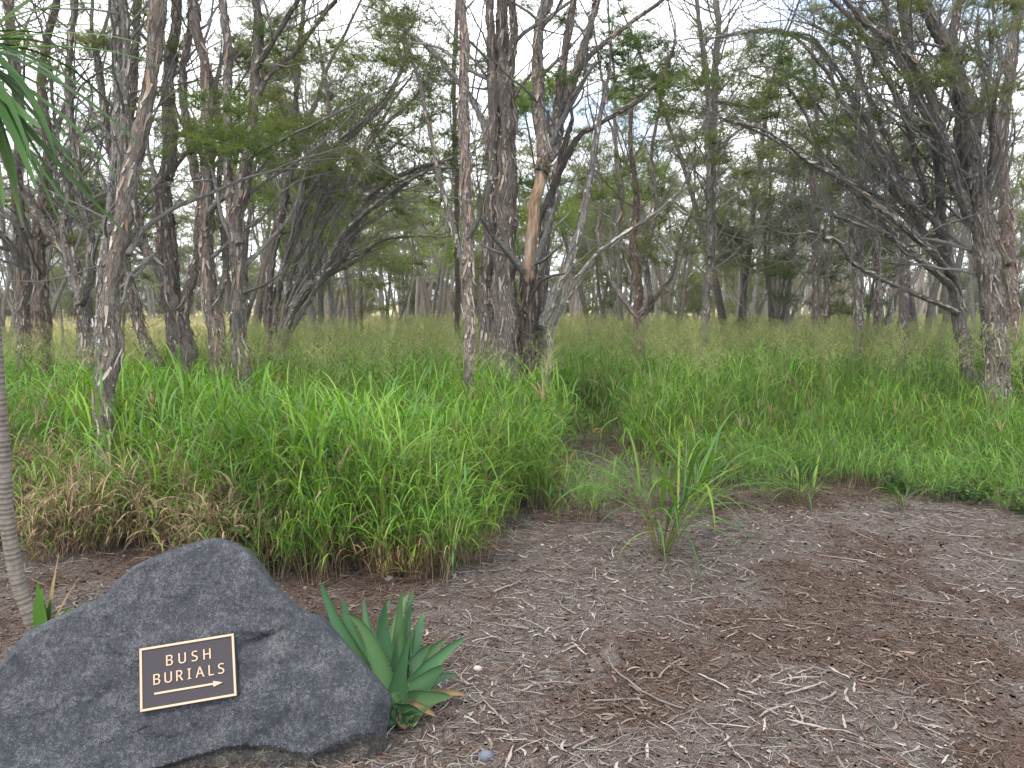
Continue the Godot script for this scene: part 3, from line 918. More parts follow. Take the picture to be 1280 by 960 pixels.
	hero("tea_tree", "grey tree throwing long crooked bare branches low over the open grass", 9.6, 23, [
		["trunk", [1214, 484, 1206, 434, 1196, 384, 1186, 334, 1181, 300, 1176, 260, 1170, 180, 1140, 90, 1125, 0], 20, 9, 0.1, true, Color(0.95, 0.92, 0.9)],
		["limb", [1180, 300, 1160, 268, 1129, 245, 1105, 205, 1085, 175, 1052, 124, 1031, 87, 991, 44, 951, 37, 894, 47], 11, 3.5, -1.2, false, g1, 2.2],
		["limb", [1192, 350, 1168, 318, 1135, 290, 1102, 262, 1058, 228, 1011, 202, 984, 181, 951, 161, 904, 148], 11, 3.5, -1.6, false, g1, 2.2],
		["limb", [1196, 392, 1176, 381, 1136, 364, 1085, 340, 1062, 325, 1045, 300, 1012, 290], 9, 3.5, -1.0, false, Color(0.9, 0.86, 0.83), 2.0],
		["limb", [1190, 362, 1175, 345, 1152, 327, 1119, 300, 1085, 285, 1040, 268], 12, 4, -0.6, false, g1, 2.2],
		["limb", [1182, 320, 1140, 270, 1120, 200, 1085, 120, 1060, 60, 1015, 30], 10, 4, 0.6, false, g1, 2.2],
		["limb", [1180, 300, 1150, 220, 1130, 140, 1098, 80, 1070, 30, 1040, 0], 10, 5, -0.4, false, Color(0.85, 0.8, 0.77), 2.0],
		["limb", [1120, 296, 1080, 250, 1040, 215, 1010, 150, 985, 110, 960, 100], 7, 3, -0.5, -0.3, g1, 2.2]], {"fans": [[1, 2, 3, 6], [2, 4, 3, 6], [5, 1, 3, 6]], "dens": 2.0, "leafy": 0.38, "low": 3.0, "pads": [[1000, 130, -0.8, 22, 0.4], [960, 145, -1.0, 22, 0.4], [1030, 60, 0, 16, 0.4]], "leaf": Color(0.105, 0.14, 0.05)})
	hero("tea_tree", "grey trunk with reddish bark patch beyond the dark thick-based tree", 11.5, 24, [
		["trunk", [1268, 470, 1266, 400, 1262, 330, 1256, 250, 1252, 180, 1262, 90, 1273, 0], 22, 12, 0.2, true, Color(1.05, 0.9, 0.82)],
		["limb", [1262, 330, 1240, 280, 1220, 200, 1230, 120, 1220, 40], 11, 6, 0.8, false, g1]], {"dens": 2.0, "leafy": 0.5})
	hero("tea_tree", "tall thin pair of pale stems rising from the middle of the grass", 14.0, 25, [
		["trunk", [880, 428, 884, 370, 889, 300, 890, 202, 894, 101, 897, 34, 894, 0], 13, 8, 0.3, true, g1],
		["trunk", [887, 320, 886, 240, 884, 168, 884, 101, 877, 50, 870, 0], 9, 6, -0.4, false, g1]], {"dens": 2.2, "leafy": 0.5, "low": 3.6, "top": 11.0, "pads": [[870, 190, -0.3, 26, 0.36], [884, 120, 0.1, 18, 0.36], [900, 70, 0.2, 18, 0.4]]})
	hero("tea_tree", "reddish-based tree with arms curving out like a candlestick", 14.5, 26, [
		["trunk", [798, 442, 798, 384, 795, 334, 791, 300, 796, 240, 788, 180, 792, 100], 17, 5, 0.2, true, Color(0.85, 0.66, 0.58)],
		["limb", [797, 396, 780, 375, 764, 350, 755, 320, 747, 290, 752, 240, 740, 170], 9, 4, 0.8, false, g1, 2.4],
		["limb", [799, 396, 812, 370, 808, 320, 820, 260, 815, 190, 828, 120], 9, 4, -0.8, false, g1, 2.4],
		["limb", [800, 400, 820, 372, 840, 345, 850, 300, 870, 255], 8, 3, -0.5, false, dark, 2.4],
		["limb", [797, 380, 786, 340, 772, 300, 778, 230, 765, 160], 8, 4, 0.4, false, g1, 2.4]], {"leafy": 0.45, "low": 3.4, "dens": 1.8, "top": 9.0, "pads": [[858, 290, -0.4, 26, 0.5], [835, 320, -0.4, 22, 0.45], [815, 200, -0.6, 18, 0.4], [745, 250, 0.6, 18, 0.4]]})
	hero("tea_tree", "dark double trunk standing behind the crooked bare branches", 15.0, 27, [
		["trunk", [1020, 438, 1020, 384, 1020, 320, 1016, 250, 1022, 160, 1015, 60], 12, 5, 0.2, true, dark],
		["trunk", [1033, 440, 1033, 390, 1034, 340, 1040, 280, 1036, 200, 1046, 120], 8, 4, 0.6, true, dark]], {"leafy": 0.6, "dens": 2.4, "top": 9.0, "pads": [[985, 330, 0.6, 24, 0.6], [960, 350, 0.6, 26, 0.6], [1000, 300, 0.6, 20, 0.6]], "leaf": Color(0.08, 0.105, 0.05)})
	hero("tea_tree", "grey-stemmed tree among the dark trunks past the crooked branches", 13.0, 28, [
		["trunk", [1072, 455, 1072, 384, 1074, 330, 1070, 270, 1080, 200, 1072, 120, 1076, 5], 14, 6, 0.2, true, g1],
		["limb", [1073, 370, 1060, 320, 1062, 260, 1050, 200], 7, 4, 0.5, false]], {"leafy": 0.5, "dens": 2.2})
	hero("tea_tree", "short dark trunk forking twice beside the grey-stemmed tree", 14.2, 29, [
		["trunk", [1094, 444, 1096, 384, 1098, 333, 1092, 270, 1100, 190], 11, 5, 0.2, true, dark],
		["limb", [1100, 430, 1112, 400, 1116, 370, 1124, 330, 1118, 260], 7, 3, 0.2, false]], {"leafy": 0.5, "dens": 2.2})
	hero("tea_tree", "upright mid-grey trunk with ragged bark near the tree of crooked branches", 12.5, 30, [
		["trunk", [1127, 458, 1130, 384, 1131, 330, 1138, 270, 1130, 200, 1140, 110, 1134, 5], 14, 6, 0.2, true, Color(0.85, 0.8, 0.77)],
		["limb", [1131, 372, 1148, 340, 1156, 300, 1150, 240], 7, 4, 0.5, false]], {"leafy": 0.5, "dens": 2.2})

# ---------------------------------------------------------------- the wood behind
func template(called: String, label: String, group: String, seed_: int, o: Dictionary) -> Node3D:
	var t := Plant.new()
	t.rng.seed = seed_
	t.leafy = o.leafy * 1.3; t.low = o.low; t.seg = 0.3; t.wig = 0.24; t.pad = o.get("pad", 1.7); t.sub = o.get("sub", 1.6)
	var root := thing(called, label, "tree", Vector3.ZERO, group)
	var wood := MB.new()
	for s in o.stems:
		var az := t.rng.randf() * TAU
		var lean: float = t.rng.randf_range(0.05, o.lean)
		var d := Vector3(cos(az) * lean, 1, sin(az) * lean).normalized()
		var p := Vector3(cos(az), 0, sin(az)) * 0.08
		p.y = -0.1
		var r: float = o.r * t.rng.randf_range(0.7, 1.1)
		var h: float = o.h * t.rng.randf_range(0.8, 1.05)
		var pts := PackedVector3Array([p]); var rad := PackedFloat32Array([r * 1.35])
		var n := int(h / 0.3)
		for i in n:
			d = (d + t.rv() * 0.09 + Vector3.UP * 0.03).normalized()
			p += d * 0.3
			pts.append(p); rad.append(lerpf(r, 0.018, pow(float(i + 1) / n, 0.8)))
			if p.y > o.from and t.rng.randf() < 0.3 * o.dens:
				var td := d.rotated(d.cross(t.rv()).normalized(), t.rng.randf_range(0.5, 1.2))
				t.grow(p, td, t.rng.randf_range(0.8, 2.4) * o.get("reach", 1.0), clampf(rad[i] * 0.4, 0.012, 0.035), 0)
		wood.tube(pts, rad, 9, o.tint * BK, 0.012, bnoise)
		t.leaves(p, d, 3, 0.3)
	part("trunk", wood.mesh(), M.bark, root)
	part("branches", t.wood.mesh(), M.bark, root).set_meta("kind", "stuff")
	put_crown(t, root, o.leaf)
	return root

func wood_behind():
	var kinds := [
		["grove_tree", "tall slender grey tree with bare lower trunk", "tall slender trees of the wood", {"stems": 1, "lean": 0.08, "r": 0.10, "h": 9.5, "from": 3.0, "dens": 1.2, "leafy": 0.55, "low": 4.0, "tint": Color(0.9, 0.86, 0.84), "leaf": Color(0.14, 0.165, 0.088)}],
		["grove_tree", "many-stemmed grey tree with tangled bare branches", "many-stemmed trees of the wood", {"stems": 4, "lean": 0.35, "r": 0.09, "h": 8.0, "from": 1.6, "dens": 1.3, "leafy": 0.4, "low": 3.4, "tint": Color(0.88, 0.84, 0.82), "leaf": Color(0.135, 0.16, 0.088)}],
		["grove_tree", "dark two-stemmed tree with dense olive crown", "two-stemmed trees of the wood", {"stems": 2, "lean": 0.2, "r": 0.13, "h": 9.0, "from": 2.2, "dens": 1.5, "leafy": 0.7, "low": 3.0, "tint": Color(0.62, 0.56, 0.53), "leaf": Color(0.125, 0.15, 0.08)}],
		["bushy_tree", "low bushy tree with soft grey-green foliage", "low bushy trees of the wood", {"stems": 3, "lean": 0.4, "r": 0.06, "h": 4.8, "from": 0.7, "dens": 2.2, "leafy": 2.6, "low": 0.9, "tint": Color(0.75, 0.7, 0.67), "leaf": Color(0.145, 0.165, 0.098)}],
		["grove_tree", "thin pale twin-stemmed tree with feathery crown", "thin pale trees of the wood", {"stems": 2, "lean": 0.15, "r": 0.07, "h": 8.5, "from": 2.4, "dens": 1.4, "leafy": 0.6, "low": 3.6, "tint": Color(1.05, 1.02, 1.0), "leaf": Color(0.14, 0.17, 0.075)}],
		["sapling_tree", "young tree with bright yellow-green crown", "bright young trees of the wood", {"stems": 2, "lean": 0.3, "r": 0.05, "h": 5.2, "from": 1.2, "dens": 2.0, "leafy": 2.0, "low": 1.6, "tint": Color(0.8, 0.75, 0.7), "leaf": Color(0.17, 0.24, 0.05)}],
		["understory_shrub", "rounded grey-green shrub with leaves down to the ground", "understory shrubs", {"stems": 5, "lean": 0.9, "r": 0.035, "h": 2.3, "from": 0.1, "dens": 2.6, "leafy": 2.8, "low": 0.1, "pad": 2.0, "reach": 0.6, "tint": Color(0.75, 0.7, 0.67), "leaf": Color(0.14, 0.165, 0.09)}]]
	var roots := []
	for i in kinds.size():
		roots.append(template(kinds[i][0], kinds[i][1], kinds[i][2], 700 + i, kinds[i][3]))
	var rng := RandomNumberGenerator.new()
	rng.seed = 4242
	var first := {}
	var placed := []
	var tries := 0
	while placed.size() < 190 and tries < 14000:
		tries += 1
		var d: float = 16.0 + 72.0 * pow(rng.randf(), 1.25)
		var x := rng.randf_range(-0.80, 0.80) * d
		var px := 640.0 + F * x / d
		# the straw field opens beyond the left of the grove
		if px < 330.0 and d > 22.0 and d < 58.0: continue
		if px > 1060.0 and d > 26.0 and d < 45.0: continue
		if d < 17.0 and px > 400.0 and px < 780.0: continue
		var ok := true
		for q in placed:
			if Vector2(q[0] - x, q[1] - d).length() < 1.1 + d * 0.03: ok = false; break
		for q in trunks:
			if Vector2(q[0] - x, -q[1] - d).length() < 1.3: ok = false; break
		if not ok: continue
		placed.append([x, d])
		var pick := rng.randf()
		var k := 0
		if pick < 0.22: k = 0
		elif pick < 0.44: k = 1
		elif pick < 0.60: k = 2
		elif pick < 0.71: k = 3
		elif pick < 0.93: k = 4
		else: k = 5
		if d < 16.0 and k in [3, 5]: k = 1
		var src: Node3D = roots[k]
		var o := src
		if first.has(k):
			o = src.duplicate()
			o.name = numbered(kinds[k][0])
			add_child(o)
		first[k] = true
		o.position = Vector3(x, gh(x, -d), -d)
		o.rotation.y = rng.randf() * TAU
		var zone := "across the straw field"
		if px > 330.0: zone = "behind the many-stemmed fanning tree"
		if px > 560.0: zone = "behind the massive old tree"
		if px > 740.0: zone = "around the tall thin pair of stems"
		if px > 960.0: zone = "behind the crooked bare branches"
		if px <= 330.0 and d < 24.0: zone = "between the stout trunks and the straw field"
		o.set_meta("label", kinds[k][1] + " " + zone)
		o.set_meta("group", kinds[k][2] + " " + zone)
		var sc := rng.randf_range(0.82, 1.22) * (1.0 + clampf((d - 30.0) / 90.0, 0.0, 0.5))
		o.scale = Vector3(sc, sc * rng.randf_range(0.92, 1.1), sc)
		trunks.append([x, -d, 0.12])
	# shrubs along the far edge of the field
	for i in 64:
		var d := rng.randf_range(58.0, 98.0)
		var x := (float(i % 32) / 31.0 * 2.0 - 1.0) * 0.82 * d + rng.randf_range(-1.0, 1.0)
		var o: Node3D = roots[6]
		if i > 0:
			o = roots[6].duplicate()
			o.name = numbered("understory_shrub")
			add_child(o)
		o.position = Vector3(x, gh(x, -d), -d)
		o.rotation.y = rng.randf() * TAU
		o.scale = Vector3.ONE * rng.randf_range(0.8, 1.9)
		var zone := "across the straw field" if x < -0.3 * d else ("behind the massive old tree" if x < 0.12 * d else "behind the crooked bare branches")
		o.set_meta("label", "rounded grey-green shrub with leaves to the ground far " + zone)
		o.set_meta("group", "understory shrubs far " + zone)
	# the far edge of the wood, closing the view beyond the field
	for i in 60:
		var d := rng.randf_range(62.0, 104.0)
		var x := (float(i % 30) / 29.0 * 2.0 - 1.0) * 0.82 * d + rng.randf_range(-1.2, 1.2)
		var k: int = [3, 4, 0, 4, 1, 1][rng.randi() % 6]
		var o: Node3D = roots[k].duplicate()
		o.name = numbered(kinds[k][0])
		add_child(o)
		o.position = Vector3(x, gh(x, -d), -d)
		o.rotation.y = rng.randf() * TAU
		var sc := rng.randf_range(1.1, 1.6) * (1.5 if k == 3 else 1.1)
		o.scale = Vector3(sc, sc * 0.9, sc)
		o.set_meta("label", kinds[k][1] + " in the far tree line closing the view")
		o.set_meta("group", kinds[k][2] + " in the far tree line")

# ---------------------------------------------------------------- grass
func blade(mb: MB, p: Vector3, az: float, elev: float, L: float, w: float, droop: float, col: Color, segs := 5):
	var out := Vector3(cos(az), 0, sin(az))
	var side := Vector3(-sin(az), 0, cos(az))
	var a := elev
	var base := mb.v.size()
	for i in segs + 1:
		var f := float(i) / segs
		var up := -out * sin(a) + Vector3.UP * cos(a)
		var hw := w * 0.5 * (0.55 + 0.45 * minf(f * 4.0, 1.0)) * (1.0 - pow(f, 2.4))
		if i == segs:
			mb.v.append(p); mb.n.append(up); mb.c.append(col); mb.uv.append(Vector2(0.5, 1))
		else:
			mb.v.append(p - side * hw); mb.v.append(p + side * hw)
			mb.n.append((up - side * 0.3).normalized()); mb.n.append((up + side * 0.3).normalized())
			mb.c.append(col); mb.c.append(col)
			mb.uv.append(Vector2(0, f)); mb.uv.append(Vector2(1, f))
		p += (out * cos(a) + Vector3.UP * sin(a)) * (L / segs)
		a -= droop / segs * (0.4 + 1.2 * f)
	for i in segs - 1:
		var q := base + i * 2
		mb.idx.append_array([q, q + 3, q + 1, q, q + 2, q + 3])
	var q := base + (segs - 1) * 2
	mb.idx.append_array([q, q + 2, q + 1])

func stalk(mb: MB, p: Vector3, q: Vector3, w: float, col: Color):
	var d := (q - p).normalized()
	var x := d.cross(Vector3(0.4, 0.1, 0.9)).normalized() * w
	var y := d.cross(x)
	var base := mb.v.size()
	for e in [p, q]:
		var k := 1.0 if e == p else 0.6
		for s in [x, (-x * 0.5 + y * 0.87), (-x * 0.5 - y * 0.87)]:
			mb.v.append(e + s * k); mb.n.append(s.normalized()); mb.c.append(col); mb.uv.append(Vector2.ZERO)
	for j in 3:
		var a := base + j; var b := base + (j + 1) % 3
		mb.idx.append_array([a, b + 3, b, a, a + 3, b + 3])

func tuft(seed_: int, h: float, culms: int, spread: float, dead: float) -> MB:
	var rng := RandomNumberGenerator.new()
	rng.seed = seed_
	var mb := MB.new()
	var greens := [Color(0.125, 0.26, 0.038), Color(0.10, 0.22, 0.038), Color(0.17, 0.31, 0.045), Color(0.08, 0.19, 0.05), Color(0.21, 0.34, 0.06)]
	var straws := [Color(0.32, 0.26, 0.17), Color(0.23, 0.18, 0.125), Color(0.38, 0.32, 0.21), Color(0.17, 0.128, 0.094)]
	for i in culms:
		var a := rng.randf() * TAU
		var r := spread * sqrt(rng.randf())
		var p := Vector3(cos(a) * r, -0.02, sin(a) * r)
		var hh := h * rng.randf_range(0.35, 1.08)
		var lean := Vector3(cos(a), 0, sin(a)) * rng.randf_range(0.02, 0.48) * hh
		var mid := p + lean * 0.35 + Vector3.UP * hh * 0.5
		var top := p + lean + Vector3.UP * hh
		var deadc := rng.randf() < dead
		var sc: Color = straws[rng.randi() % 4]
		stalk(mb, p, mid, 0.0034, sc)
		stalk(mb, mid, top, 0.0026, sc if deadc else (greens[4] if rng.randf() < 0.6 else straws[2]))
		var leaves := rng.randi_range(4, 6)
		for l in leaves:
			var f := rng.randf_range(0.36, 1.0)
			var q := p.lerp(mid, f * 2.0) if f < 0.5 else mid.lerp(top, f * 2.0 - 1.0)
			var col: Color = greens[rng.randi() % 5]
			var dr := rng.randf_range(1.2, 3.0)
			if deadc or (f < 0.40 and rng.randf() < 0.5):
				col = straws[rng.randi() % 4]; dr += 0.6
			blade(mb, q, rng.randf() * TAU, rng.randf_range(0.35, 1.45), h * rng.randf_range(0.32, 0.62), rng.randf_range(0.006, 0.0125) * (1.0 if rng.randf() < 0.75 else 1.8), dr, col)
	return mb

func panicle(seed_: int) -> MB:
	# an open seed head on a thin stalk
	var rng := RandomNumberGenerator.new()
	rng.seed = seed_
	var mb := MB.new()
	var col := Color(0.34, 0.38, 0.16)
	var top := Vector3(rng.randf_range(-0.12, 0.12), 1.22, rng.randf_range(-0.12, 0.12))
	stalk(mb, Vector3.ZERO, top * 0.6, 0.0022, Color(0.2, 0.26, 0.08))
	stalk(mb, top * 0.6, top, 0.0016, col)
	for i in 15:
		var f := rng.randf_range(0.74, 1.0)
		var p := top * f
		var a := rng.randf() * TAU
		var e := p + (Vector3(cos(a), rng.randf_range(0.3, 1.1), sin(a))).normalized() * rng.randf_range(0.07, 0.20) * (1.35 - f)*2.2
		stalk(mb, p, e, 0.0011, col)
		for k in 6:
			var s := p.lerp(e, rng.randf_range(0.3, 1.0)) + Vector3(rng.randf_range(-1, 1), rng.randf_range(-1, 1), rng.randf_range(-1, 1)) * 0.012
			var w := Vector3(rng.randf_range(-1, 1), rng.randf_range(-1, 1), rng.randf_range(-1, 1)).normalized() * 0.0028
			mb.tri(s - w, s + w, s + Vector3(0, -0.011, 0.002), Vector3.UP, Color(0.48, 0.49, 0.26))
	return mb

func edge_y(px: float) -> float:
	# where the tall grass ends on the ground, read from the photograph
	var e := [[-400, 690], [0, 688], [200, 700], [330, 712], [430, 722], [520, 716], [590, 700], [630, 662], [680, 622], [705, 590], [770, 580], [805, 600], [850, 604], [930, 598], [1040, 596], [1120, 600], [1200, 606], [1290, 612], [1700, 640]]
	for i in e.size() - 1:
		if px >= e[i][0] and px < e[i + 1][0]:
			return lerpf(e[i][1], e[i + 1][1], (px - e[i][0]) / float(e[i + 1][0] - e[i][0]))
	return 640.0

func clear_of_trunks(x: float, z: float) -> bool:
	for t in trunks:
		var dx: float = t[0] - x; var dz: float = t[1] - z
		if dx * dx + dz * dz < (t[2] + 0.03) * (t[2] + 0.03): return false
	return true

func turn(rng: RandomNumberGenerator, p: Vector3, s: float, tilt := 0.12) -> Transform3D:
	var b := Basis(Vector3.UP, rng.randf() * TAU)
	b = Basis(Vector3(rng.randf_range(-1, 1), 0, rng.randf_range(-1, 1)).normalized(), rng.randf() * tilt) * b
	return Transform3D(b * s, p)

func meadow():
	var rng := RandomNumberGenerator.new()
	rng.seed = 99
	var green := []; var dry := []; var heads := []
	for k in 6: green.append(tuft(800 + k, 0.86, 10, 0.13, 0.05).mesh())
	for k in 3: dry.append(tuft(830 + k, 0.62, 13, 0.15, 0.92).mesh())
	for k in 3: heads.append(panicle(850 + k).mesh())
	var gx := [[], [], [], [], [], []]; var gc := [[], [], [], [], [], []]
	var dx := [[], [], []]; var dc := [[], [], []]
	var hx := [[], [], []]; var hc := [[], [], []]
	var pn := fast(91, 0.45, 3); var tn := fast(92, 0.22, 2)
	var n := 0
	while n < 11500:
		n += 1
		var d: float = 4.3 + 23.5 * pow(rng.randf(), 1.35)
		var x := rng.randf_range(-0.80, 0.80) * d + rng.randf_range(-0.8, 0.8)
		var z := -d
		var px := pixel(Vector3(x, 0, z))
		var e := edge_y(px.x)
		var jag := 22.0 * pn.get_noise_2d(x * 2.6, z * 2.6) + rng.randf_range(-8.0, 8.0)
		var stray := px.y > e + jag
		if stray and (px.y > e + 34.0 or px.x < 330.0 or rng.randf() < 0.93): continue
		if not clear_of_trunks(x, z): continue
		if px.x < 300.0 and d > 12.5 + rng.randf() * 2.0: continue
		if px.x < 520.0 and d > 19.0 and rng.randf() < 0.6: continue
		var near_edge := clampf((e - px.y) / 60.0, 0, 1)
		var thin := pn.get_noise_2d(x, z)
		# a bare opening runs in from the clearing
		var opening := px.x > 690.0 and px.x < 800.0 and px.y > 535.0 + 14.0 * thin
		if opening and rng.randf() < 0.72: continue
		var p := Vector3(x, gh(x, z), z)
		var tone := 1.0 + 0.28 * tn.get_noise_2d(x * 2.0, z * 2.0) + rng.randf_range(-0.14, 0.14)
		var warm := rng.randf_range(0.9, 1.15)
		# dead straw on the left by the boulder
		var strawy := px.x < 320.0 + 60.0 * thin and px.y > 590.0 + 50.0 * thin + maxf(0.0, px.x - 200.0) * 0.35
		if strawy and rng.randf() < 0.12: continue
		if strawy and rng.randf() < 0.8:
			var k := rng.randi() % 3
			dx[k].append(turn(rng, p, rng.randf_range(0.40, 0.88), 0.5)); dc[k].append(Color(0.80 * tone, 0.73 * tone, 0.66 * tone))
			if rng.randf() < 0.7: continue
		if strawy and rng.randf() < 0.72: continue
		var k := rng.randi() % 6
		var s: float = (0.76 + 0.36 * thin + rng.randf_range(-0.08, 0.16)) * lerpf(0.86, 1.06, near_edge)
		if px.x > 930.0 and px.y > 545.0: s *= 0.72
		if d > 11.0: s *= 0.95
		if opening: s *= rng.randf_range(0.35, 0.75)
		if near_edge < 0.30:
			if rng.randf() < 0.38: continue
			s *= rng.randf_range(0.5, 1.0)
		if stray: s *= 0.5
		gx[k].append(turn(rng, p, s)); gc[k].append(Color(tone * warm, tone, tone * 0.9))
		if near_edge < 0.6 and px.x < 700.0 and rng.randf() < 0.3:
			var j := rng.randi() % 3
			dx[j].append(turn(rng, p + Vector3(rng.randf_range(-0.1, 0.1), 0, rng.randf_range(-0.1, 0.1)), rng.randf_range(0.35, 0.7), 0.3)); dc[j].append(Color(0.72, 0.58, 0.50) * tone)
		if d > 7.0 and rng.randf() < (0.45 if d > 9.5 else 0.12):
			for w in 2:
				var j := rng.randi() % 3
				hx[j].append(turn(rng, p + Vector3(rng.randf_range(-0.25, 0.25), 0, rng.randf_range(-0.25, 0.25)), rng.randf_range(0.85, 1.12), 0.16)); hc[j].append(Color(1, 1, 1) * rng.randf_range(0.8, 1.2))
	var o := thing("tall_grass", "tall bright green grass filling the floor of the grove", "grass", Vector3.ZERO, "", "stuff")
	for k in 6: many("green_tufts", green[k], M.grass, gx[k], gc[k], o)
	for k in 3: many("seed_heads", heads[k], M.grass, hx[k], hc[k], o)
	var q := thing("dead_grass", "dry brown straw at the grass edge behind the boulder", "dry grass", Vector3.ZERO, "", "stuff")
	for k in 3: many("straw_tufts", dry[k], M.straw, dx[k], dc[k], q)
	# straw field beyond the grove
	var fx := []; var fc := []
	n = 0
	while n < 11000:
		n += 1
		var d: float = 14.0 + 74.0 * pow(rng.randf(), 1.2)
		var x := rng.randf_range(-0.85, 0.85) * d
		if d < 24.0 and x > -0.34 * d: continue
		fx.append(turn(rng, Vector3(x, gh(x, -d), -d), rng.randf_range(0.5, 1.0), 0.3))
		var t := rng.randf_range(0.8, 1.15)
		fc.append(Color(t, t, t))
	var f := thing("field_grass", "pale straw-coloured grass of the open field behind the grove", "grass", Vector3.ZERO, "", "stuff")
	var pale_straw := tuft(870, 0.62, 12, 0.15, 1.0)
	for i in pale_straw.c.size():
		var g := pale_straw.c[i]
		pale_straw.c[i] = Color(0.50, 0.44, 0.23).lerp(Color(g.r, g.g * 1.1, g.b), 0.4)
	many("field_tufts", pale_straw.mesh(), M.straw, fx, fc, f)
	# low herbs where the grass meets the clearing
	var hm := MB.new()
	for i in 34:
		var a := rng.randf() * TAU
		var r := 0.16 * sqrt(rng.randf())
		var p := Vector3(cos(a) * r, rng.randf_range(0.02, 0.16), sin(a) * r)
		var c := Color(0.075, 0.15, 0.035) * rng.randf_range(0.75, 1.35)
		blade(hm, p, rng.randf() * TAU, rng.randf_range(-0.1, 0.6), rng.randf_range(0.035, 0.06), rng.randf_range(0.022, 0.036), 0.7, c, 3)
		if i % 3 == 0: stalk(hm, Vector3(p.x * 0.6, -0.01, p.z * 0.6), p, 0.0012, Color(0.12, 0.16, 0.05))
	var cx := []; var cc := []
	n = 0
	while n < 900:
		n += 1
		var px := rng.randf_range(960, 1420)
		var py := rng.randf_range(545, 650)
		var lim := lerpf(600, 648, clampf((px - 1040.0) / 240.0, 0, 1)) + 8.0 * pn.get_noise_1d(px * 0.2)
		if py > lim: continue
		if px < 1080.0 and rng.randf() < 0.6: continue
		var p := on_ground(px, py)
		cx.append(turn(rng, p, (0.3 + 0.9 * pow(rng.randf(), 1.5)) * (1.4 if py < 590.0 else 0.85), 0.25))
		var t := rng.randf_range(0.8, 1.25)
		cc.append(Color(t, t, t * rng.randf_range(0.8, 1.5)))
	var hb := thing("ground_cover", "low leafy green herbs creeping out from the grass onto the mulch", "herbs", Vector3.ZERO, "", "stuff")
	many("herb_leaves", hm.mesh(), M.grass, cx, cc, hb)
	var sx := []; var sc := []
	for i in 170:
		var px := rng.randf_range(930, 1400)
		var p := on_ground(px, rng.randf_range(585, lerpf(606, 650, clampf((px - 1040.0) / 240.0, 0, 1))))
		sx.append(turn(rng, p, rng.randf_range(0.18, 0.5), 0.3)); sc.append(Color(1, 1, 1) * rng.randf_range(0.8, 1.3))
	for sp in [[715, 640, 40, 0.5], [770, 620, 60, 0.45], [880, 622, 60, 0.5], [960, 618, 50, 0.45]]:
		for i in 14:
			sx.append(turn(rng, on_ground(sp[0] + rng.randf_range(-sp[2], sp[2]), sp[1] + rng.randf_range(-26, 18)), rng.randf_range(0.2, sp[3]), 0.3)); sc.append(Color(1, 1, 1) * rng.randf_range(0.75, 1.1))
	many("short_tufts", green[2], M.grass, sx, sc, hb)
	lone_tufts()

func lone_tufts():
	var spots := [
		[826, 690, 0.98, 30, "sprawling clump of broad grass blades alone on the bare mulch", 5],
		[1000, 628, 0.46, 16, "upright small grass clump at the bend of the grass edge", 6],
		[690, 612, 0.50, 14, "thin grass clump beside the opening in the tall grass", 7],
		[872, 640, 0.60, 16, "leafy grass clump just behind the sprawling clump", 8],
		[1130, 640, 0.30, 9, "short grass clump among the low herbs", 9]]
	var greens := [Color(0.08, 0.19, 0.035), Color(0.06, 0.14, 0.04), Color(0.11, 0.22, 0.03), Color(0.045, 0.11, 0.04), Color(0.17, 0.27, 0.04)]
	for s in spots:
		var rng := RandomNumberGenerator.new()
		rng.seed = s[5] * 31
		var o := thing("grass_clump", s[4], "grass clump", on_ground(s[0], s[1]), "lone grass clumps on the mulch")
		var h: float = s[2]
		var st := MB.new()
		for i in s[3]:
			var a := rng.randf() * TAU
			var p := Vector3(cos(a), 0, sin(a)) * rng.randf() * 0.05
			var top := p + Vector3(cos(a) * rng.randf_range(0.1, 0.9), 1.0, sin(a) * rng.randf_range(0.1, 0.9)) * h * rng.randf_range(0.2, 0.75)
			stalk(st, p - Vector3(0, 0.02, 0), top, 0.003, Color(0.30, 0.24, 0.11) if rng.randf() < 0.6 else Color(0.14, 0.2, 0.05))
			for k in 2:
				var q := p.lerp(top, rng.randf_range(0.35, 1.0))
				var mb := MB.new()
				var az := a + rng.randf_range(-0.9, 0.9)
				var L := h * rng.randf_range(0.55, 0.95)
				var pts := PackedVector3Array(); var wd := PackedFloat32Array()
				var el := rng.randf_range(0.15, 1.25); var dr := rng.randf_range(0.7, 2.4)
				var wmax := rng.randf_range(0.013, 0.024)
				for j in 9:
					var f := j / 8.0
					pts.append(q); wd.append(wmax * (0.5 + 0.5 * minf(f * 4.0, 1.0)) * (1.02 - pow(f, 2.2)))
					q += (Vector3(cos(az), 0, sin(az)) * cos(el) + Vector3.UP * sin(el)) * L / 8.0
					if o.position.y + q.y < gh(o.position.x + q.x, o.position.z + q.z) + 0.01: q.y = gh(o.position.x + q.x, o.position.z + q.z) + 0.01 - o.position.y
					el -= dr / 8.0 * (0.4 + 1.2 * f)
				var c: Color = greens[rng.randi() % 5]
				mb.strap(pts, wd, Vector3(-sin(az), 0, cos(az)), 0.25, c, c)
				part("leaf", mb.mesh(), M.grass, o)
		part("stalks", st.mesh(), M.grass, o)

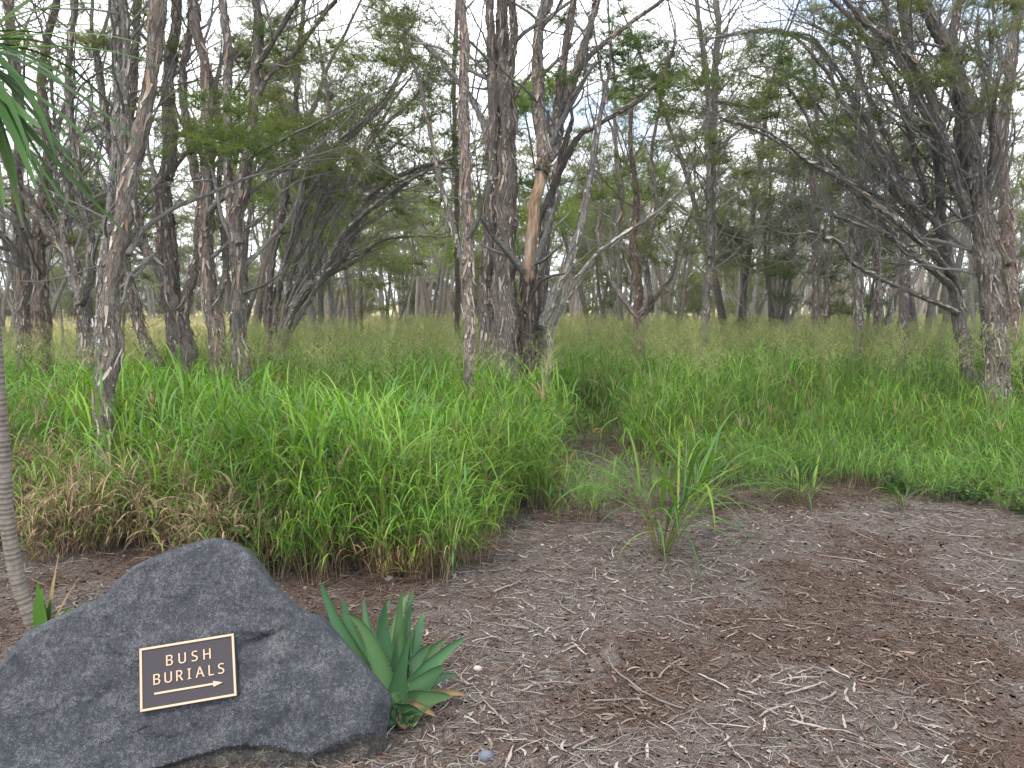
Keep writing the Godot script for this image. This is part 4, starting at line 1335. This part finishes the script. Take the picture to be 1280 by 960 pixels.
# ---------------------------------------------------------------- litter
func litter():
	var rng := RandomNumberGenerator.new()
	rng.seed = 1234
	var meshes := []
	for k in 4:      # bent twiglets
		var mb := MB.new()
		var pts := PackedVector3Array(); var rad := PackedFloat32Array()
		var p := Vector3(-0.5, 0.03, 0); var a := rng.randf_range(-0.4, 0.4)
		for i in 5:
			pts.append(p); rad.append(0.016 * (1.0 - i * 0.12))
			p += Vector3(cos(a), rng.randf_range(-0.1, 0.1), sin(a)) * 0.25
			a += rng.randf_range(-0.5, 0.5)
		mb.tube(pts, rad, 4, Color.WHITE)
		meshes.append(mb.mesh())
	for k in 4:      # chips of bark and crumbs
		var mb := MB.new()
		var m := 6
		var ring := []
		for i in m:
			var a := TAU * i / m
			ring.append(Vector3(cos(a) * rng.randf_range(0.3, 0.6), rng.randf_range(0.0, 0.22), sin(a) * rng.randf_range(0.15, 0.42)))
		var top := Vector3(0, rng.randf_range(0.2, 0.36), 0)
		for i in m:
			var a: Vector3 = ring[i]; var b: Vector3 = ring[(i + 1) % m]
			mb.tri(top, b, a, (b - top).cross(a - top).normalized(), Color.WHITE)
			var dn := Vector3(0, -0.3, 0)
			var nn := (b - a).cross(Vector3.UP).normalized()
			mb.tri(a, b, b + dn, nn, Color.WHITE); mb.tri(a, b + dn, a + dn, nn, Color.WHITE)
		meshes.append(mb.mesh())
	for k in 3:      # narrow dry leaves
		var mb := MB.new()
		var pts := PackedVector3Array(); var wd := PackedFloat32Array()
		var p := Vector3(-0.5, 0.04, 0); var a := rng.randf_range(-0.5, 0.5); var bend := rng.randf_range(-0.35, 0.35)
		for i in 6:
			pts.append(p); wd.append(0.17 * sin(PI * (0.08 + 0.86 * i / 5.0)))
			p += Vector3(cos(a), rng.randf_range(-0.04, 0.07), sin(a)) * 0.2
			a += bend
		mb.strap(pts, wd, Vector3(0, 0, 1), 0.3, Color.WHITE)
		meshes.append(mb.mesh())
	var xs := []; var cs := []
	for m in meshes: xs.append([]); cs.append([])
	var tones := [Color(0.30, 0.27, 0.245), Color(0.21, 0.17, 0.15), Color(0.13, 0.09, 0.072), Color(0.40, 0.37, 0.335), Color(0.17, 0.105, 0.075), Color(0.085, 0.062, 0.05), Color(0.25, 0.225, 0.205)]
	var pn := fast(61, 0.55, 3)
	for i in 100000:
		var d: float = 2.2 + 6.6 * pow(rng.randf(), 1.1)
		var x := rng.randf_range(-0.75, 0.75) * d + rng.randf_range(-0.5, 0.5)
		var z := -d
		var brown := pn.get_noise_2d(x, z) + clampf((x - 0.9) * 0.10, -0.05, 0.16)
		var t: Color = tones[rng.randi() % 7]
		var pick := rng.randf()
		var k := 0
		var s := 0.0
		if pick < (0.74 if brown < 0.1 else 0.5): k = rng.randi() % 4; s = 0.025 + 0.13 * pow(rng.randf(), 3.0)
		elif pick < 0.93: k = 4 + rng.randi() % 4; s = 0.006 + 0.024 * pow(rng.randf(), 3.0)
		else: k = 8 + rng.randi() % 3; s = rng.randf_range(0.03, 0.08)
		if brown > 0.1: t = t * Color(0.58, 0.51, 0.48)
		else: t = t * Color(0.82, 0.82, 0.83)
		if rng.randf() < 0.006: t = Color(0.40, 0.37, 0.33)
		xs[k].append(turn(rng, Vector3(x, gh(x, z) + 0.002, z), s, 0.45)); cs[k].append(t * rng.randf_range(0.65, 1.1))
	var o := thing("leaf_litter", "bleached twiglets, bark crumbs and dry leaves covering the mulch", "litter", Vector3.ZERO, "", "stuff")
	for k in meshes.size(): many("twiglets" if k < 4 else ("bark_crumbs" if k < 8 else "dry_leaves"), meshes[k], M.litter, xs[k], cs[k], o)

func strip_mesh(rng: RandomNumberGenerator, L: float, W: float, bend: float, col: Color) -> ArrayMesh:
	var mb := MB.new()
	var pts := PackedVector3Array(); var wd := PackedFloat32Array()
	var a := -bend * 0.5
	var p := Vector3(-L / 2, 0.006, 0)
	var lift := rng.randf_range(0.0, 0.5)
	for i in 10:
		var f := i / 9.0
		pts.append(p)
		wd.append(W * (0.25 + 0.75 * sin(PI * clampf(0.12 + 0.80 * f, 0, 1))) * rng.randf_range(0.45, 1.3))
		p += Vector3(cos(a), 0, sin(a)) * L / 9.0
		p.y = 0.006 + W * 0.5 * lift * sin(PI * f) + rng.randf_range(0, 0.003)
		a += bend / 9.0 + rng.randf_range(-0.16, 0.16)
	mb.strap(pts, wd, Vector3(0, 0, 1), 0.45, col)
	return mb.mesh()

func twig_mesh(rng: RandomNumberGenerator, L: float, r: float, bend: float, col: Color) -> ArrayMesh:
	var mb := MB.new()
	var pts := PackedVector3Array(); var rad := PackedFloat32Array()
	var a := -bend * 0.5
	var p := Vector3(-L / 2, r * 0.7, 0)
	for i in 11:
		pts.append(p); rad.append(r * (1.0 - 0.05 * i) * rng.randf_range(0.9, 1.1))
		p += Vector3(cos(a), 0, sin(a)) * L / 10.0
		p.y = r * 0.7 + rng.randf_range(0, r * 0.8)
		a += bend / 10.0 + rng.randf_range(-0.22, 0.22)
	mb.tube(pts, rad, 6, col)
	if L > 0.16 and rng.randf() < 0.35:
		var q := PackedVector3Array([pts[6], pts[6] + Vector3(0.22, 0.02, 0.16) * L, pts[6] + Vector3(0.38, 0.01, 0.22) * L])
		mb.tube(q, PackedFloat32Array([r * 0.5, r * 0.4, r * 0.2]), 5, col)
	return mb.mesh()

func fallen():
	var rng := RandomNumberGenerator.new()
	rng.seed = 555
	var pale := Color(0.25, 0.22, 0.19); var grey := Color(0.17, 0.152, 0.142); var white := Color(0.31, 0.29, 0.26)
	# [pixel x, y, length in pixels, angle, kind, bend, tone]
	var a := [
		[1000, 858, 60, 5, 0, 0.4, pale], [985, 866, 48, 172, 0, -0.5, pale], [1012, 872, 72, 8, 0, 0.3, pale], [1022, 838, 46, 160, 0, 0.7, grey], [1064, 884, 30, 75, 0, 0.9, pale], [990, 897, 34, 100, 0, -0.8, pale],
		[1008, 914, 50, 170, 0, 0.3, pale], [1040, 921, 46, 168, 0, -0.3, pale], [1056, 912, 22, 55, 0, 0.2, white], [965, 896, 46, 20, 0, 0.2, pale], [955, 893, 34, 150, 0, 0.3, pale], [945, 853, 22, 30, 0, -0.5, pale],
		[940, 871, 30, 150, 0, 0.2, pale], [922, 878, 16, 150, 0, 0.4, white], [1036, 880, 40, 20, 0, -0.6, grey], [1050, 846, 20, 120, 0, 0.4, white],
		[893, 853, 34, 140, 0, 0.2, white], [1005, 846, 30, 15, 0, 0.3, pale], [1070, 866, 22, 40, 0, 0.5, white], [957, 916, 20, 45, 0, 0.2, white],
		[688, 852, 88, 175, 0, 0.1, grey], [820, 868, 70, 150, 1, 0.9, grey], [775, 872, 70, 5, 1, 0.2, grey], [845, 838, 60, 25, 1, 0.6, pale], [705, 759, 36, 135, 1, 0.5, grey], [685, 790, 44, 145, 0, 0.3, grey],
		[722, 812, 26, 140, 0, 0.3, white], [655, 775, 60, 20, 1, 0.9, grey], [640, 783, 44, 165, 1, 0.1, grey], [760, 835, 88, 140, 1, 0.1, grey], [600, 880, 88, 148, 1, 0.0, grey], [692, 730, 40, 170, 0, 0.4, grey],
		[636, 738, 40, 20, 1, 0.4, pale], [738, 674, 40, 15, 0, 0.2, pale], [767, 691, 18, 70, 1, 0.3, white], [793, 750, 30, 150, 1, 0.6, grey], [856, 775, 34, 145, 1, 0.5, grey], [912, 712, 26, 135, 0, 0.3, pale],
		[1090, 665, 34, 60, 1, 1.2, pale], [1096, 699, 16, 110, 0, 0.5, white], [1170, 668, 110, 175, 1, 0.3, grey], [1240, 700, 70, 170, 1, 0.2, grey], [1130, 750, 80, 165, 1, 0.3, grey], [1205, 776, 44, 175, 1, 0.1, grey],
		[1185, 640, 70, 170, 1, 0.4, grey], [1055, 700, 40, 150, 1, 0.5, pale], [1185, 953, 26, 20, 0, 0.4, white], [1228, 830, 24, 5, 0, 0.8, white], [792, 838, 18, 10, 0, 0.8, white], [640, 944, 34, 60, 0, 0.4, pale],
		[620, 905, 30, 175, 0, 0.3, pale], [578, 838, 24, 95, 1, 0.2, pale], [1260, 740, 50, 10, 1, 0.3, grey], [915, 800, 26, 20, 0, 0.4, pale], [860, 905, 40, 10, 1, 0.3, grey], [1150, 870, 30, 25, 1, 0.5, grey],
		[1090, 935, 44, 170, 1, 0.3, grey], [730, 930, 36, 30, 1, 0.4, grey], [880, 745, 40, 10, 1, 0.8, grey], [960, 770, 44, 165, 1, 0.4, grey]]
	for e in a:
		var p := on_ground(e[0], e[1])
		var px := -p.z / F
		var ang := deg_to_rad(e[3])
		# pixels on the ground stretch away from the viewer
		var st: float = -p.z / CAM.y
		var v := Vector3(cos(ang), 0, -sin(ang) * minf(st, 2.4))
		var L: float = e[2] * px * v.length()
		var k: float = rng.randf_range(0.85, 1.15)
		var c: Color = e[6] * k
		var o: MeshInstance3D
		if e[4] == 0:
			o = part(numbered("bark_strip"), strip_mesh(rng, L, rng.randf_range(0.006, 0.014), e[5], c), M.litter, self)
			if e[0] > 910 and e[0] < 1080 and e[1] > 830: tag(o, "curled pale bark strip in the loose heap of strips on the mulch", "bark strip", "bark strips of the loose heap")
			else: tag(o, "strip of shed bark lying apart from the heap on the mulch", "bark strip", "bark strips lying apart on the mulch")
		else:
			o = part(numbered("fallen_twig"), twig_mesh(rng, L, rng.randf_range(0.003, 0.0065), e[5], c), M.litter, self)
			tag(o, "thin crooked grey twig lying on the brown mulch", "twig", "fallen twigs on the mulch")
		o.position = p + Vector3(0, 0.006, 0)
		o.rotation.y = atan2(-v.z, v.x)
	# a few pebbles and one orange leaf
	for s in [[607, 942, 0.030, Color(0.13, 0.14, 0.18), "small rounded blue-grey pebble near the spiky rosette plant"], [487, 724, 0.030, Color(0.24, 0.21, 0.19), "brownish stone at the foot of the tall grass edge"], [597, 832, 0.020, Color(0.42, 0.38, 0.33), "pale cream stone on the mulch beside the spiky rosette"]]:
		var mb := MB.new()
		var rr := 10; var cc := 14
		for i in rr + 1:
			for j in cc + 1:
				var th := PI * i / rr; var ph := TAU * (j % cc) / cc
				var d := Vector3(sin(th) * cos(ph), cos(th) * 0.62, sin(th) * sin(ph) * 0.8)
				mb.v.append(d * s[2] * (1.0 + 0.25 * bnoise.get_noise_3dv(d * 1.2 + Vector3(s[0], 0, 0)))); mb.n.append(d.normalized()); mb.c.append(s[3]); mb.uv.append(Vector2.ZERO)
		for i in rr:
			for j in cc:
				var q := i * (cc + 1) + j
				mb.idx.append_array([q, q + cc + 2, q + 1, q, q + cc + 1, q + cc + 2])
		var o := part(numbered("pebble"), mb.mesh(), M.litter, self)
		tag(o, s[4], "stone")
		o.position = on_ground(s[0], s[1]) + Vector3(0, 0.010, 0)
	var lf := part("fallen_leaf", strip_mesh(rng, 0.10, 0.05, 0.4, Color(0.62, 0.30, 0.08)), M.litter, self)
	tag(lf, "single orange dead leaf in the opening of the grass", "leaf")
	lf.position = on_ground(746, 556) + Vector3(0, 0.14, 0)
	lf.rotation.z = 0.3

# ---------------------------------------------------------------- agave and palm
func rosette():
	var d := 2.92
	var root := on_ground(497, 905)
	var o := thing("agave_plant", "spiky green rosette plant with toothed fleshy leaves beside the boulder", "agave", root)
	# [base x, y, mid x, y, tip x, y, width, depth of tip]
	var ls := [
		[470, 878, 425, 788, 401, 726, 17, 0.05], [474, 880, 445, 815, 429, 747, 26, 0.10], [482, 875, 462, 800, 455, 747, 15, 0.22], [485, 875, 472, 805, 489, 746, 18, 0.18], [483, 885, 477, 820, 482, 752, 30, -0.02],
		[490, 880, 498, 800, 502, 735, 15, 0.08], [488, 880, 494, 790, 511, 742, 18, 0.20], [493, 880, 506, 795, 517, 735, 15, 0.25], [484, 880, 465, 800, 434, 767, 16, -0.06], [495, 880, 508, 830, 521, 777, 14, 0.20],
		[488, 890, 500, 850, 513, 790, 19, -0.16], [492, 885, 512, 838, 539, 805, 24, 0.06], [496, 885, 525, 830, 560, 797, 18, 0.14], [498, 885, 535, 835, 584, 795, 22, 0.08], [498, 890, 528, 855, 556, 832, 26, -0.02],
		[500, 890, 540, 850, 576, 846, 13, 0.12], [494, 893, 525, 876, 566, 871, 28, -0.12], [500, 893, 545, 875, 583, 882, 14, 0.02], [490, 895, 500, 897, 518, 885, 17, -0.18], [492, 898, 512, 900, 528, 892, 18, -0.20],
		[494, 902, 520, 914, 546, 911, 15, -0.14], [486, 892, 492, 860, 496, 800, 20, -0.08], [480, 890, 450, 850, 430, 810, 20, 0.22], [490, 880, 520, 800, 530, 765, 14, 0.34]]
	var rng := RandomNumberGenerator.new()
	rng.seed = 8
	for e in ls:
		var dt: float = d + e[7]
		var c0 := root + Vector3((e[0] - 492) * 0.0012, 0.03, rng.randf_range(-0.03, 0.03))
		var c1 := at(e[2], e[3], lerpf(d, dt, 0.55))
		var c2 := at(e[4], e[5], dt)
		c1.y = maxf(c1.y, 0.05); c2.y = maxf(c2.y, 0.04)
		var mid := c1 * 2.0 - (c0 + c2) * 0.5
		mid = c1.lerp(mid, 0.7)
		var pts := PackedVector3Array()
		var w: float = e[6] / F * d * 1.75
		for i in 17:
			var f := i / 16.0
			pts.append(c0.lerp(mid, f).lerp(mid.lerp(c2, f), f) - root)
		var k := rng.randf_range(0.8, 1.2)
		var col := Color(0.046 * k, 0.110 * k, 0.050 * k)
		if e[5] > 879 and rng.randf() < 0.6: col = Color(0.16, 0.115, 0.06)
		elif rng.randf() < 0.15: col = Color(0.056 * k, 0.115 * k, 0.046 * k)
		var axis := (c2 - c0).normalized()
		var side := axis.cross((CAM - c1).normalized() + Vector3(rng.randf_range(-0.35, 0.35), 0.25, 0)).normalized()
		var mb := MB.new()
		# a thick gutter: upper skin of five points, lower skin of three
		for i in 17:
			var f := i / 16.0
			var hw := w * 0.5 * (0.72 + 0.28 * sin(PI * minf(f * 1.5, 1.0))) * pow(1.0 - f, 0.62) + 0.0008
			var t := (pts[mini(i + 1, 16)] - pts[maxi(i - 1, 0)]).normalized()
			var s := (side - t * side.dot(t)).normalized()
			var up := s.cross(t)
			if up.dot(CAM - c1) < 0.0: up = -up
			var th := hw * 0.42
			for q in [[-1.0, 0.34, 0.3], [-0.5, 0.08, 0.9], [0.0, 0.0, 1.0], [0.5, 0.08, 0.9], [1.0, 0.34, 0.3], [0.55, -0.6, -1.0], [0.0, -0.85, -1.0], [-0.55, -0.6, -1.0], [-1.0, 0.34, 0.3]]:
				mb.v.append(pts[i] + s * q[0] * hw + up * q[1] * (th if q[1] < 0.0 else hw))
				mb.n.append((up * q[2] + s * q[0] * (-0.5 if q[2] > 0.0 else 0.6)).normalized())
				mb.c.append(col if i < 16 else Color(0.13, 0.07, 0.035))
				mb.uv.append(Vector2.ZERO)
		for i in 16:
			for j in 8:
				var p := i * 9 + j
				mb.idx.append_array([p, p + 10, p + 1, p, p + 9, p + 10])
		# pale marginal teeth
		for i in range(1, 15):
			for m in 2:
				for sgn in [0, 4]:
					var b := mb.v[i * 9 + sgn].lerp(mb.v[(i + 1) * 9 + sgn], m * 0.5)
					var outd := (mb.v[i * 9 + sgn] - mb.v[i * 9 + 2]).normalized()
					var al := (mb.v[(i + 1) * 9 + sgn] - mb.v[i * 9 + sgn]).normalized()
					var sz := 0.0042 * (1.0 - i / 20.0)
					mb.tri(b - al * sz * 0.6, b + al * sz * 0.6, b + outd * sz + al * sz * 0.5, al.cross(outd).normalized(), Color(0.30, 0.32, 0.16))
		part("leaf", mb.mesh(), M.agave, o)

func palm():
	var d := 3.75
	var px := [43, 795, 37, 768, 26, 738, 16, 695, 8, 640, 3, 560, -3, 480, -9, 400, -15, 300, -24, 200, -36, 110, -46, 50]
	var ctrl := PackedVector3Array(); var rad := []
	var n := px.size() / 2
	for i in n:
		ctrl.append(at(px[i * 2], px[i * 2 + 1], d))
		rad.append(lerpf(0.037, 0.028, float(i) / n))
	var base := ctrl[0]
	base.y = gh(base.x, base.z)
	ctrl[0].y = base.y - 0.03
	var o := thing("palm_plant", "slender palm with ringed grey trunk and long strap leaves", "palm", base)
	var cv := curve(ctrl, rad, 0.006)
	var pts: PackedVector3Array = cv[0]; var rr: PackedFloat32Array = cv[1]
	var mb := MB.new()
	var along := 0.0
	# leaf-scar rings: each ring is a low step
	for i in pts.size():
		if i > 0: along += pts[i].distance_to(pts[i - 1])
		var ph := fposmod(along / 0.026 + 0.15 * bnoise.get_noise_1d(along * 9.0), 1.0)
		rr[i] *= 1.0 + 0.085 * (ph - 0.5)
	mb.tube(pts, rr, 18, Color.WHITE, 0.0)
	along = 0.0
	var nn := fast(71, 8.0, 3)
	for i in pts.size():
		if i > 0: along += pts[i].distance_to(pts[i - 1])
		for j in 19:
			var q := mb.v[i * 19 + j]
			var ph := fposmod(along / 0.026 + 0.15 * bnoise.get_noise_1d(along * 9.0), 1.0)
			var k := 0.85 + 0.35 * nn.get_noise_3dv(q * Vector3(6, 2.0, 6))
			var c := Color(0.235, 0.21, 0.18) if ph < 0.62 else Color(0.13, 0.11, 0.092)
			mb.c[i * 19 + j] = c * k
	mb.smooth(0, pts.size(), 19)
	part("trunk", mb.mesh(base), M.palm_stem, o)
	var top := ctrl[n - 1]
	# [mid x, y, tip x, y, width px, depth change at tip]
	var ls := [
		[118, 50, 217, 91, 13, 0.1], [90, 100, 181, 190, 13, -0.2], [70, 205, 160, 294, 13, -0.1], [62, 165, 133, 226, 10, 0.2], [60, 100, 145, 182, 10, 0.3], [70, 20, 170, 42, 12, 0.4], [40, 8, 126, 3, 14, 0.3], [50, 130, 112, 197, 9, 0.4],
		[30, 190, 60, 240, 15, -0.1], [22, 140, 52, 160, 24, -0.4], [10, 190, 28, 284, 20, -0.3], [20, 170, 46, 240, 24, -0.5], [75, 175, 119, 248, 11, 0.0], [-5, 200, 5, 262, 22, -0.5], [35, 90, 70, 200, 20, -0.3], [80, 60, 150, 150, 12, 0.5],
		[50, -20, 140, -40, 18, 0.2], [90, -10, 190, 20, 12, 0.6], [-90, 150, -130, 260, 22, 0.2], [-140, 60, -250, 130, 22, 0.0], [-120, -20, -230, -10, 22, 0.3], [-60, 170, -60, 300, 22, -0.6], [-20, -60, 20, -130, 22, 0.3], [-80, -60, -120, -140, 22, -0.3], [-100, 80, -180, 200, 22, -0.7], [30, 60, 95, 120, 12, -0.6], [10, 110, 40, 205, 16, -0.6], [60, 40, 150, 100, 11, -0.5], [40, 60, 100, 90, 10, 0.2], [30, 30, 110, 60, 9, 0.5], [55, 150, 100, 230, 9, 0.1], [45, 180, 85, 262, 9, 0.2], [30, 170, 75, 280, 10, -0.2], [25, 110, 90, 175, 11, 0.0], [5, 150, 22, 235, 16, -0.1], [60, 75, 128, 128, 9, -0.3], [100, 30, 195, 62, 10, -0.3], [90, 140, 150, 232, 10, -0.4], [40, 200, 100, 275, 11, -0.4]]
	var rng := RandomNumberGenerator.new()
	rng.seed = 17
	for e in ls:
		var c1 := at(e[0], e[1], d + e[5] * 0.5)
		var c2 := at(e[2], e[3], d + e[5])
		var st := top + Vector3(rng.randf_range(-0.03, 0.03), rng.randf_range(-0.08, 0.06), rng.randf_range(-0.03, 0.03))
		var mid := ((st + c2) * 0.5).lerp(c1 * 2.0 - (st + c2) * 0.5, 0.62)
		var lp := PackedVector3Array(); var wd := PackedFloat32Array()
		for i in 19:
			var f := i / 18.0
			lp.append(st.lerp(mid, f).lerp(mid.lerp(c2, f), f) - base)
			wd.append(e[4] * 0.64 / F * d * (0.35 + 0.65 * sin(PI * minf(f * 1.6, 0.5))) * pow(1.0 - f, 0.55) + 0.0006)
		var k := rng.randf_range(0.75, 1.3)
		var col := Color(0.042 * k, 0.098 * k, 0.026 * k)
		if rng.randf() < 0.2: col = Color(0.07, 0.125, 0.035) * k
		var side := (c2 - st).cross(Vector3.UP + Vector3(rng.randf_range(-0.7, 0.7), 0, rng.randf_range(-0.2, 0.9))).normalized()
		var m := MB.new()
		m.strap(lp, wd, side, 0.38, col)
		part("leaf", m.mesh(), M.palm, o)
	# a young shoot at its foot
	var b := on_ground(58, 800)
	var s := thing("palm_seedling", "small upright green shoot between palm trunk and boulder", "seedling", b)
	for e in [[47, 728, 26, 0.0], [52, 735, 22, 0.05], [66, 742, 12, 0.05], [92, 757, 10, -0.04], [74, 690, 7, 0.1], [100, 720, 4, 0.1]]:
		var tip := at(e[0], e[1], -b.z + e[3]) - b
		var lp := PackedVector3Array(); var wd := PackedFloat32Array()
		for i in 10:
			var f := i / 9.0
			lp.append(tip * f + Vector3(0.0, 0.02 * sin(PI * f), 0))
			wd.append(e[2] / F * 3.6 * (0.5 + 0.5 * sin(PI * minf(f * 1.3, 1.0))) * pow(1.02 - f, 0.5))
		var m := MB.new()
		m.strap(lp, wd, Vector3(1, 0, 0.2), 0.5, Color(0.075, 0.17, 0.03) if e[2] > 8 else Color(0.30, 0.22, 0.12))
		part("leaf", m.mesh(), M.palm, s)

func _ready():
	gnoise.seed = 2; gnoise.frequency = 0.6
	bnoise.seed = 9; bnoise.frequency = 0.9; bnoise.fractal_octaves = 3
	sky_and_camera()
	make_materials()
	var t0 := Time.get_ticks_msec()
	ground()
	boulder()
	plaque()
	make_sprays()
	for s in sprays: spray_mesh.append(s.mesh())
	for s in flakes: flake_mesh.append(s.mesh())
	print("base ", Time.get_ticks_msec() - t0)
	grove()
	print("grove ", Time.get_ticks_msec() - t0)
	wood_behind()
	print(sprayed, " wood ", Time.get_ticks_msec() - t0)
	meadow()
	print("meadow ", Time.get_ticks_msec() - t0)
	litter()
	fallen()
	rosette()
	palm()
	var tris := 0
	var seen := {}
	for q in find_children("*", "GeometryInstance3D", true, false):
		var m = q.mesh if q is MeshInstance3D else (q.multimesh.mesh if q is MultiMeshInstance3D else null)
		if m is ArrayMesh and not seen.has(m): seen[m] = true; tris += m.surface_get_array_index_len(0) / 3
	print("triangles ", tris)
	print("done ", Time.get_ticks_msec() - t0)
